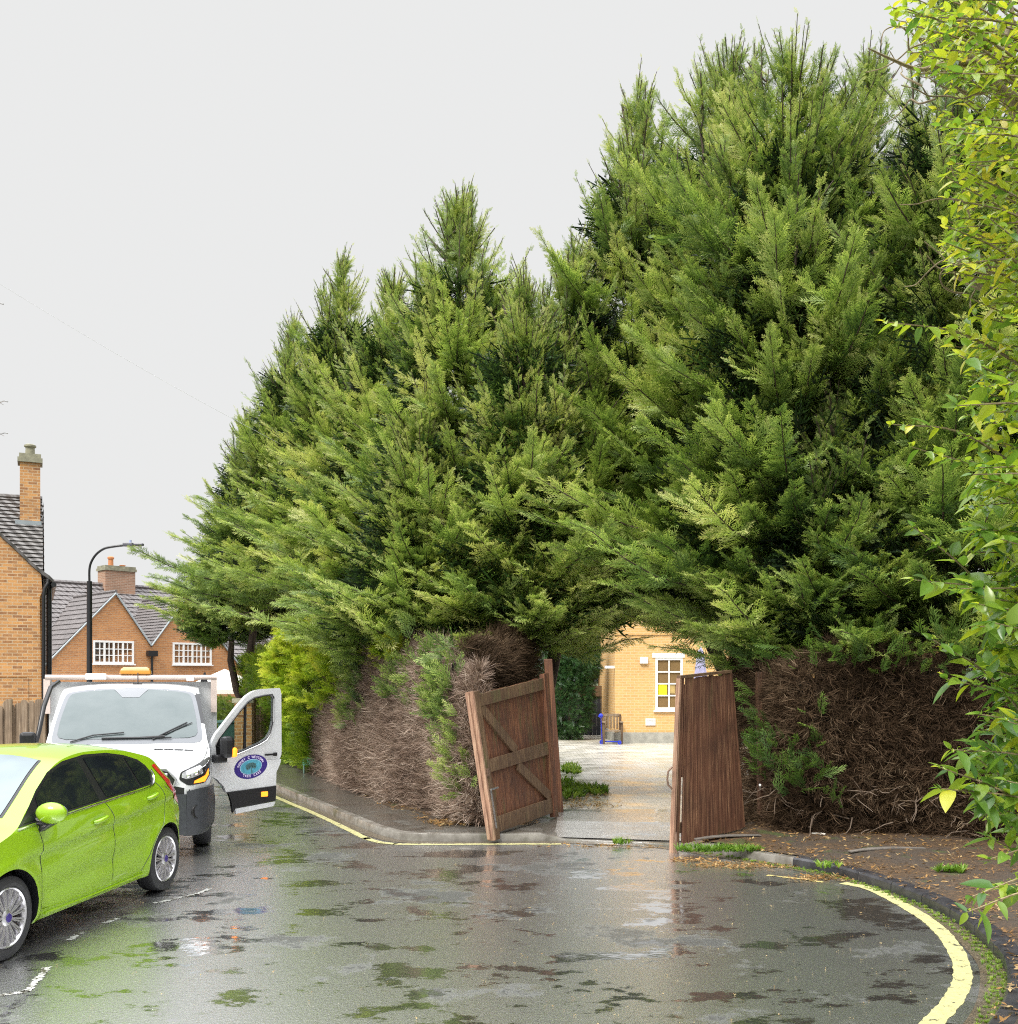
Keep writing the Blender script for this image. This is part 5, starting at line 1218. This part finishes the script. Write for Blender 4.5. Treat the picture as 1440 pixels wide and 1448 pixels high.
    SP([(3.22, 1.225), (3.30, 1.235), (3.40, 1.13), (3.56, 1.0), (3.74, .87), (3.72, .79), (3.56, .87), (3.38, 1.03)], 'tail_lamp', 'red_lens', .006, 4)
    SP(rpoly([(.10, .60), (.25, .72), (.55, .80), (.62, .77), (.35, .62), (.15, .56)], 2, .2), 'headlight', 'lens', .006, 4)
    if sg == 1: SP([(3.60+.05*math.cos(a), .86+.065*math.sin(a)) for a in np.linspace(0, 6.283, 18, endpoint=False)], 'fuel_flap', 'lime', .0025, 2)
    for ya in AX: wheel(car, sg, ya, .31, .2, .845, 15, rimr=.222)
ws = [(-.62, 1.04), (-.35, .97), (0, .95), (.35, .97), (.62, 1.04), (.555, 1.40), (.485, 1.75), (.2, 1.785), (-.2, 1.785), (-.485, 1.75), (-.555, 1.40)]
panel([(x*1.045, 1.5+(y-1.5)*1.03) for x, y in ws], Tp(.002), 'screen_surround', 'black', car, 6)
wsp = panel(ws, Tp(.006), 'windscreen', 'glass_screen2', car, 6)
MB().tube([Tp(.02)(.5, 1.05), Tp(.025)(.1, 1.08), Tp(.025)(-.15, 1.13)], .008, 6).build('wiper', M['black'], car)
MB().ball(Tp(-.02)(0, 1.72), (.05, .03, .035), 10).build('sensor', M['black'], car)
panel([(-.46, 3.32), (.46, 3.32), (.55, 3.52), (.57, 3.62), (-.57, 3.62), (-.55, 3.52)], Tp(.005), 'rear_window', 'glass_dark', car, 5)
MB().box(-.22, .22, -.018, .004, .52, .66).build('grille', M['black'], car)
MB().box(-.45, .45, -.02, .004, .26, .42).build('lower_grille', M['black'], car)
MB().box(-.50, .50, 3.2, 3.22, .5, .8).build('rear_seat', M['black'], car)

# ---------------------------------------------------------------- the white tipper truck
TA = R(17); T0 = Vector((-4.36, 11.5, 0))
tk = empty('tipper_truck', T0, TA, 'white tipper truck with amber beacon and its passenger door swung open', 'truck')
def tside(y, z):
    v = np.interp(z, [.26, .34, .6, .95, 1.15, 1.3], [.94, .99, 1.0, 1.0, .985, .965])
    if z > 1.22: v -= (z-1.22)*.17
    r_ = math.hypot(y-.98, z-.34); v += .018*math.exp(-((r_-.44)/.06)**2)
    return float(v)
TB = Body([(0, .86), (.02, 1.0), (.07, 1.06), (.25, 1.115), (.55, 1.19), (.80, 1.245), (1.0, 1.44), (1.25, 1.68), (1.45, 1.85), (1.58, 1.935), (1.8, 1.985), (2.1, 2.0), (2.35, 2.0)],
          [(0, .66), (.03, .76), (.08, .83), (.18, .895), (.35, .945), (.6, .965), (2.35, .97)], tside, [(0, .28), (.3, .27), (2.35, .34)], drop=.055, pw=3.2)
ys = np.unique(np.round(np.concatenate([np.linspace(0, .2, 12), np.linspace(.2, 2.35, 60)]), 4))
vs, fs = TB.mesh(ys, 46, 14)
cab = MB().add(vs, fs).build('cab', M['van_white'], tk)
cm = MB()
for sg in (-1, 1): cm.lathe([(.001, .6), (.415, .6), (.415, 1.2), (.001, 1.2)], 48, Matrix.Translation((0, .98, .36)) @ Matrix.Rotation(R(90)*sg, 4, 'Y'))
ct = cm.build('cut', M['black']); ct.parent = tk
cut(cab, ct); bpy.data.objects.remove(ct)
ct = MB().prism([(1.16, .42), (1.16, 1.25), (1.72, 1.80), (2.05, 1.80), (2.05, .42)], (-1.3, -.30), Matrix.Rotation(R(90), 4, 'Z')).build('cut', M['black']); ct.parent = tk        # doorway of the open passenger side
cut(cab, ct); bpy.data.objects.remove(ct); me = cab.data
while len(me.materials) > 1: me.materials.pop()
me.materials.append(M['black'])
for p in me.polygons:
    c = p.center; p.use_smooth = True
    inw = (math.hypot(c.y-.98, c.z-.36) < .4155 and abs(c.x) < 1.0) or (.29 < c.x < .90 and 1.095 < c.y < 2.055 and .415 < c.z < 1.865)
    p.material_index = 1 if inw or (c.z < .74 and c.y < 1.7) else 0
me.set_sharp_from_angle(angle=R(35))
def front(x, z, off=0):                            # the point of the nose seen from ahead at (x, z)
    lo = 0.0
    for i in range(260):
        y = i*.004
        if TB.X(y, min(z, TB.edge(y))) >= abs(x) and TB.Z(x, y) >= z: break
    return (x*(1+off*.3), y-off, z+off*.3)
def FP(p, nm, mt, off=.008, cuts=5, par=tk, th=0): return panel(p, lambda x, z: front(x, z, off), nm, mt, par, cuts)
# lower bumper: dark shell standing proud of the body
bp = MB(); rows = []; zs_ = np.linspace(.255, .80, 14); ysb = list(np.linspace(0, .2, 10))+list(np.linspace(.24, .60, 8))
def bx_(y, z): return TB.w(y)*tside(y, z)*1.02+.012
for sg in (-1, 1):
    m = len(zs_)
    vs = []
    for y in ysb:
        for z in zs_:
            ztop_ = .73+.07*smoothstep(.45, .9, bx_(y, .6)); zz = .255+(z-.255)*(ztop_-.255)/.545; vs.append((sg*bx_(y, zz), y-.02*(y < .2), zz))
    bp.add(vs, [(i*m+j, i*m+j+1, (i+1)*m+j+1, (i+1)*m+j) for i in range(len(ysb)-1) for j in range(m-1)])
w0 = bx_(0, .5); bp.box(-w0, w0, -.022, .03, .27, .735)
bp.build('bumper', M['charcoal'], tk, smooth=35)
MB().box(-.5, .5, -.028, -.023, .33, .52).build('lower_intake', M['black'], tk)
MB().box(-.26, .26, -.036, -.0235, .56, .67).build('number_plate', simple('plate_white', (.7, .7, .66), .4, .05), tk)
for sg in (-1, 1):
    p = Vector(front(sg*.80, .52, .03)); MB().lathe([(.085, -.03), (.08, .008), (.05, -.004), (.001, -.006)], 20, Matrix.Translation(p) @ Matrix.Rotation(R(42*sg), 4, 'Z') @ Matrix.Rotation(R(90), 4, 'X')).build('fog_lamp', M['black'], tk, smooth=40)
    hl_ = FP(rpoly([(sg*.62, .99), (sg*.84, 1.08), (sg*.945, 1.13), (sg*.95, .93), (sg*.89, .845), (sg*.70, .83), (sg*.60, .90)], 2, .18), 'headlight', M['black'], .006, 6)
    FP(rpoly([(sg*.635, .98), (sg*.84, 1.055), (sg*.87, .955), (sg*.69, .90), (sg*.625, .925)], 2, .2), 'lens', M['lens'], .013, 5, hl_)
    FP([(sg*.76, .85), (sg*.885, .858), (sg*.93, .93), (sg*.925, 1.0), (sg*.89, .93), (sg*.77, .88)], 'indicator', M['amber_lit'] if sg == 1 else M['amber'], .013, 5, hl_)
    for xx, zz in ((.70, .945), (.79, .975)):
        q = Vector(front(sg*xx, zz, .012)); MB().ball(q, .032, 10).build('reflector', M['chrome'], hl_, smooth=60)
# grille with open bars
gr = FP(rpoly([(-.46, 1.01), (.46, 1.01), (.56, .90), (.50, .74), (-.50, .74), (-.56, .90)], 2, .2), 'grille', M['black'], .010, 6)
gb = MB()
for z_, hw in ((.955, .47), (.875, .50), (.80, .46)): gb.tube([front(x, z_, .03) for x in np.linspace(-hw, hw, 13)], .019, 8)
gb.tube([front(x, z, .022) for x, z in [(-.46, 1.02), (0, 1.025), (.46, 1.02), (.565, .90), (.505, .735)]], .014, 8); gb.tube([front(x, z, .022) for x, z in [(-.46, 1.02), (-.565, .90), (-.505, .735)]], .014, 8)
gb.build('grille_bars', simple('satin_grey', (.38, .38, .4), .3, .05, metal=.6), gr, smooth=60)
MB().ball(front(0, .90, .05), (.09, .02, .04), 16).build('badge', M['navy'], gr, smooth=60)
TT = lambda off: (lambda x, y: (x, y-off*.7, TB.Z(x, y)+off*.7))
wsg = rpoly([(-.87, .86), (0, .83), (.87, .86), (.85, 1.1), (.775, 1.50), (.72, 1.56), (0, 1.60), (-.72, 1.56), (-.775, 1.50), (-.85, 1.1)], 3, .3)
sr = panel(wsg, TT(.004), 'screen_surround', simple('grey_screen_band', (.16, .17, .19), .3, .05), tk, 7)
ws2 = rpoly([(-.81, .915), (0, .885), (.81, .915), (.79, 1.15), (.725, 1.47), (.68, 1.515), (0, 1.555), (-.68, 1.515), (-.725, 1.47), (-.79, 1.15)], 3, .3)
panel(ws2, TT(.010), 'windscreen', 'glass_screen', tk, 7)
panel([(-.22, 1.56), (.22, 1.56), (.10, 1.41), (-.10, 1.41)], TT(.013), 'sensor_panel', simple('grey_sensor_band', (.2, .21, .23), .3, .05), sr, 3)
wp = MB().tube([TT(.02)(x, .90) for x in (-.30, -.1, .12)]+[TT(.04)(.42, .905)], .012, 6).tube([TT(.03)(-.30+.0, .895), TT(.03)(.5, .90)], .008, 5); wp.build('wiper', M['black'], tk)
MB().tube([TT(.02)(.28, .88), TT(.03)(.5, .98), TT(.03)(.68, 1.08)], .010, 6).tube([TT(.025)(.42, .93), TT(.025)(.74, 1.09)], .006, 5).build('wiper', M['black'], tk)
MB().tube([TT(.02)(-.65, .88), TT(.03)(-.4, .93), TT(.03)(-.05, .95)], .009, 6).build('wiper', M['black'], tk)
vt = MB()
for i in range(4): x = .30+i*.115; vt.add([TT(.006)(x, .66), TT(.006)(x+.10, .66), TT(.006)(x+.115, .72), TT(.006)(x+.015, .72)], [(0, 1, 2, 3)])
vt.build('bonnet_vent', M['black'], tk)
# bonnet shut lines
gp_ = MB()
for sg in (-1, 1): gp_.tube([TT(.0)(sg*x, y) for x, y in ((.93, .86), (.905, .6), (.87, .35), (.80, .16))], .004, 5)
gp_.tube([front(x, 1.035, .0) for x in np.linspace(-.78, .78, 14)], .0035, 5); gp_.build('shut_line', M['black'], tk)
for sg, lab in ((-1, 0), (1, 1)):
    for ya, xo in ((.98, .985), (4.6, .98)): wheel(tk, sg, ya, .345, .22, xo-.02, steel=True, rimr=.2)
# driver side mirror and snorkel-like pipe
dm = empty('door_mirror', (-1.0, 1.15, 1.22), 0, parent=tk)
MB().box(-.24, -.06, -.06, .05, -.17, .2).build('mirror_housing', M['black'], dm, bevel=.04)
MB().tube([(-.1, 0, -.05), (.05, .02, -.08)], .03, 8).build('mirror_arm', M['black'], dm)
MB().tube([(-.90, 1.9, 2.02), (-.955, 1.6, 1.95), (-1.0, 1.35, 1.72), (-1.035, 1.2, 1.42), (-1.06, 1.15, 1.3)], .03, 8).build('strap', M['black'], tk, smooth=50)
# headboard, rack and tipper body behind the cab
MB().box(-1.08, 1.06, 2.42, 2.50, .80, 2.02).build('headboard', M['van_white'], tk)
MB().tube([(-1.12, 2.38, 2.08), (1.06, 2.38, 2.08)], .035, 10).tube([(-1.12, 2.50, 2.08), (1.06, 2.50, 2.08)], .03, 10).box(-1.14, -1.06, 2.36, 2.56, 1.6, 2.06).box(.98, 1.06, 2.36, 2.56, 1.6, 2.06).build('roof_rack', simple('pinkish_primer', (.62, .52, .47), .5, .1), tk, smooth=50)
MB().box(-.62, -.36, 2.28, 2.345, 2.05, 2.13).box(.66, .76, 2.28, 2.345, 2.03, 2.10).build('work_lamp', M['white_pvc'], tk, bevel=.01)
MB().tube([(.06, 1.85, 1.99), (.055, 1.95, 2.14)], .007, 6).box(.0, .11, 1.84, 1.90, 1.985, 2.0).build('antenna', M['black'], tk)
MB().add([(.84, 2.36, 2.02), (.94, 2.36, 2.02), (.94, 2.44, 2.02), (.84, 2.44, 2.02), (.89, 2.38, 2.15), (.91, 2.38, 2.15), (.91, 2.42, 2.15), (.89, 2.42, 2.15)], [(3, 2, 1, 0), (4, 5, 6, 7), (0, 1, 5, 4), (1, 2, 6, 5), (2, 3, 7, 6), (3, 0, 4, 7)]).build('bracket', M['black'], tk)
bcn = MB(); vs = []
for z_, hx_, hy in ((2.12, .19, .10), (2.13, .205, .11), (2.165, .20, .105), (2.20, .18, .085), (2.22, .15, .06)):
    vs += [(hx_*x-.0, 2.45+hy*y, z_) for x, y in ((-1, -.7), (-.93, -1), (.93, -1), (1, -.7), (1, .7), (.93, 1), (-.93, 1), (-1, .7))]
bcn.add(vs, [(7, 6, 5, 4, 3, 2, 1, 0), tuple(range(32, 40))]+[(i*8+j, i*8+(j+1) % 8, (i+1)*8+(j+1) % 8, (i+1)*8+j) for i in range(4) for j in range(8)])
bc = bcn.build('beacon', M['amber'], tk, smooth=50); MB().box(-.18, .18, 2.37, 2.53, 2.085, 2.119).build('beacon_base', M['black'], bc)
tb = MB().box(-1.06, -1.02, 2.56, 5.6, .85, 1.5).box(1.0, 1.04, 2.56, 5.6, .85, 1.5).box(-1.06, 1.04, 5.601, 5.64, .85, 1.5).box(-1.06, 1.04, 2.51, 5.64, .78, .849)
tb.build('tipper_bed', M['van_white'], tk)
MB().box(-.4, -.3, .9, 5.5, .45, .62).box(.3, .4, .9, 5.5, .45, .62).build('chassis', M['black'], tk)
# interior seen through the doorway
it = MB().box(.31, .85, 1.5, 1.95, .62, .78).box(.31, .85, 1.86, 2.04, .78, 1.4); it.build('seat', simple('grey_fabric', (.12, .12, .13), .9), tk, bevel=.03)
# the open passenger door: local x along the door from the hinge, y outward-normal thickness, z up
dr = empty('door', (.955, 1.04, 0), R(-61)+R(90), parent=tk)      # its +x runs from hinge to free edge
def DM(pts, y0, y1, nm, mt, par=dr, bev=0, sm=0): return MB().prism(pts, (y0, y1)).build(nm, M[mat_] if False else (M[mt] if isinstance(mt, str) else mt), par, bevel=bev, smooth=sm)
outer = [(0, .84), (0, 1.26), (.06, 1.36), (.20, 1.52), (.36, 1.70), (.50, 1.84), (.60, 1.90), (.72, 1.925), (1.0, 1.94), (1.025, 1.93), (1.03, 1.1), (1.0, .93), (.94, .82), (.93, .46), (.92, .42), (.40, .37), (.30, .36), (.27, .52), (.18, .70), (.07, .80)]
win = [(.06, 1.22), (.10, 1.30), (.24, 1.46), (.40, 1.64), (.52, 1.76), (.62, 1.815), (.75, 1.84), (.885, 1.85), (.905, 1.82), (.90, 1.50), (.86, 1.36), (.80, 1.28), (.70, 1.23), (.45, 1.145), (.30, 1.10)]
def ring_door(y0, y1):
    mb = MB(); N_ = 64
    def resample(P, c):
        out_ = []
        for k in range(N_):
            a = 2*math.pi*k/N_; d = Vector((math.cos(a), math.sin(a))); best = None
            for i in range(len(P)):
                p, q = Vector(P[i])-c, Vector(P[(i+1) % len(P)])-c; e = q-p; den = d.x*e.y-d.y*e.x
                if abs(den) < 1e-9: continue
                t = (p.x*e.y-p.y*e.x)/den; u = (p.x*d.y-p.y*d.x)/den
                if t > 0 and -1e-6 <= u <= 1+1e-6: best = t if best is None else max(best, t) if P is up else min(best, t)
            out_.append(c+d*best)
        return out_
    up = [p for p in outer if p[1] > 1.0]+[]
    up = [(0, 1.0)]+[p for p in outer[1:11]]+[(1.02, 1.0)]
    c = Vector((.58, 1.42)); A = resample(up, c); W = resample(win, c)
    vs = [(p.x, y, p.y) for y in (y0, y1) for P in (A, W) for p in P]
    fs = []
    for k in range(N_):
        k2 = (k+1) % N_
        fs += [(k, k2, N_+k2, N_+k), (2*N_+k, 3*N_+k, 3*N_+k2, 2*N_+k2), (k, 2*N_+k, 2*N_+k2, k2), (N_+k, N_+k2, 3*N_+k2, 3*N_+k)]
    return mb.add(vs, fs)
dmb = ring_door(-.03, .03)
dmb.prism([(0, .999), (1.02, .999), (1.0, .93), (.945, .83), (.94, .652), (.205, .622), (.17, .70), (.07, .80), (0, .84)], (-.038, .03))
dsk = dmb.build('door_skin', M['van_white'], dr, smooth=35)
DM([(.205, .625), (.938, .655), (.93, .455), (.33, .41), (.295, .35), (.27, .50), (.235, .60)], -.052, -.0, 'cladding', 'black', dr, .008)
DM([(.33, .405), (.93, .45), (.90, .385), (.34, .335)], -.045, -.0, 'sill_plate', 'van_white', dr, .006)
DM(win, -.004, .004, 'door_glass', 'glass_clear', dr)
DM([(.06, 1.21), (.11, 1.31), (.135, 1.335), (.135, 1.08), (.07, 1.10)], -.036, .0305, 'mirror_corner', 'black', dr)
DM([(.475, 1.16), (.505, 1.17), (.515, 1.75), (.485, 1.72)], -.012, .012, 'window_divider', 'black', dr)
wt = MB(); W3 = [(p[0], -.031, p[1]) for p in win]; wt.tube(W3+[W3[0]], .012, 6, False); wt.build('window_seal', M['black'], dr, smooth=60)
wt = MB(); wt.tube([(p[0], -.036, p[1]-.02) for p in win[8:15]], .008, 6); wt.build('chrome_strip', M['chrome'], dr, smooth=60)
MB().box(.76, .93, -.062, -.042, 1.055, 1.08).box(.89, .95, -.055, -.0385, 1.045, 1.09).build('door_handle', M['black'], dr, bevel=.006)
MB().box(.70, .80, -.066, -.053, .525, .59).build('side_marker', M['amber_lit'], dr, bevel=.015)
mi = empty('door_mirror', (.05, -.05, 1.12), 0, parent=dr)
MB().box(.0, .17, -.19, -.06, -.05, .22).build('mirror_housing', M['black'], mi, bevel=.05)
MB().box(-.06, .1, -.12, .01, -.11, -.01).build('mirror_arm', M['black'], mi, bevel=.02)
MB().box(.12, .195, -.205, -.10, -.045, .08).build('indicator', M['amber_lit'], mi, bevel=.03)
# the oval sign on the door
sg_ = empty('oval_sign', (.56, -.0395, .925), 0, parent=dr); sg_.rotation_euler = (0, R(-9), 0); sg_.scale = (.86, 1, .92)
def oval(a, b, y, nm, mt, par): return MB().add([(a*math.cos(t), y, b*math.sin(t)) for t in np.linspace(0, 2*math.pi, 48, endpoint=False)], [tuple(range(48))]).build(nm, M[mt], par)
oval(.285, .165, 0, 'sign_border', 'navy', sg_); oval(.19, .105, -.0012, 'sign_rim', 'cyan_lt', sg_); oval(.18, .097, -.0024, 'sign_field', 'cyan', sg_)
tm = MB(); tm.add([(-.008, -.004, -.10), (.010, -.004, -.10), (.005, -.004, .05), (-.003, -.004, .05)], [(0, 1, 2, 3)])
for a, l in ((10, .07), (35, .08), (62, .075), (90, .07), (118, .075), (145, .08), (170, .07), (-12, .06), (192, .06)):
    for q in range(3):
        c_ = Vector((math.cos(R(a))*l*(.4+.3*q), 0, -.01+math.sin(R(a))*l*.75*(.4+.3*q))); rr_ = .011+.003*q
        tm.add([(c_.x+rr_*1.4*math.cos(t), -.0036-.0001*q, c_.z+rr_*math.sin(t)) for t in np.linspace(0, 6.283, 8, endpoint=False)], [tuple(range(8))])
tm.build('tree_emblem', M['logo_green'], sg_)
def arc_text(txt, a0, a1, rx, rz, size, flip, nm):
    mb = MB(); n = len(txt)
    for i, chx in enumerate(txt):
        if chx == ' ': continue
        cu = bpy.data.curves.new('letter', 'FONT'); cu.body = chx; cu.size = size; cu.align_x = 'CENTER'; cu.offset = .0012
        ob = bpy.data.objects.new('letter', cu); C.objects.link(ob); dg = bpy.context.evaluated_depsgraph_get(); dg.update()
        me = bpy.data.meshes.new_from_object(ob.evaluated_get(dg)); bpy.data.objects.remove(ob)
        a = R(a0+(a1-a0)*i/(n-1)); px, pz = rx*math.cos(a), rz*math.sin(a); tx, tz = -rx*math.sin(a), rz*math.cos(a); l = math.hypot(tx, tz); tx /= l; tz /= l
        if not flip: tx, tz = -tx, -tz
        nx_, nz_ = -tz, tx
        mb.add([(px+v.co.x*tx+v.co.y*nx_, -.003, pz+v.co.x*tz+v.co.y*nz_) for v in me.vertices], [tuple(p.vertices) for p in me.polygons]); bpy.data.meshes.remove(me)
    return mb.build(nm, M['letter'], sg_)
arc_text("SYDNEY C WESTERN", 163, 17, .206, .118, .047, False, 'lettering')
arc_text("TREE CARE", 232, 308, .24, .142, .045, True, 'lettering')
# amber lamp glow comes from the lit lenses themselves
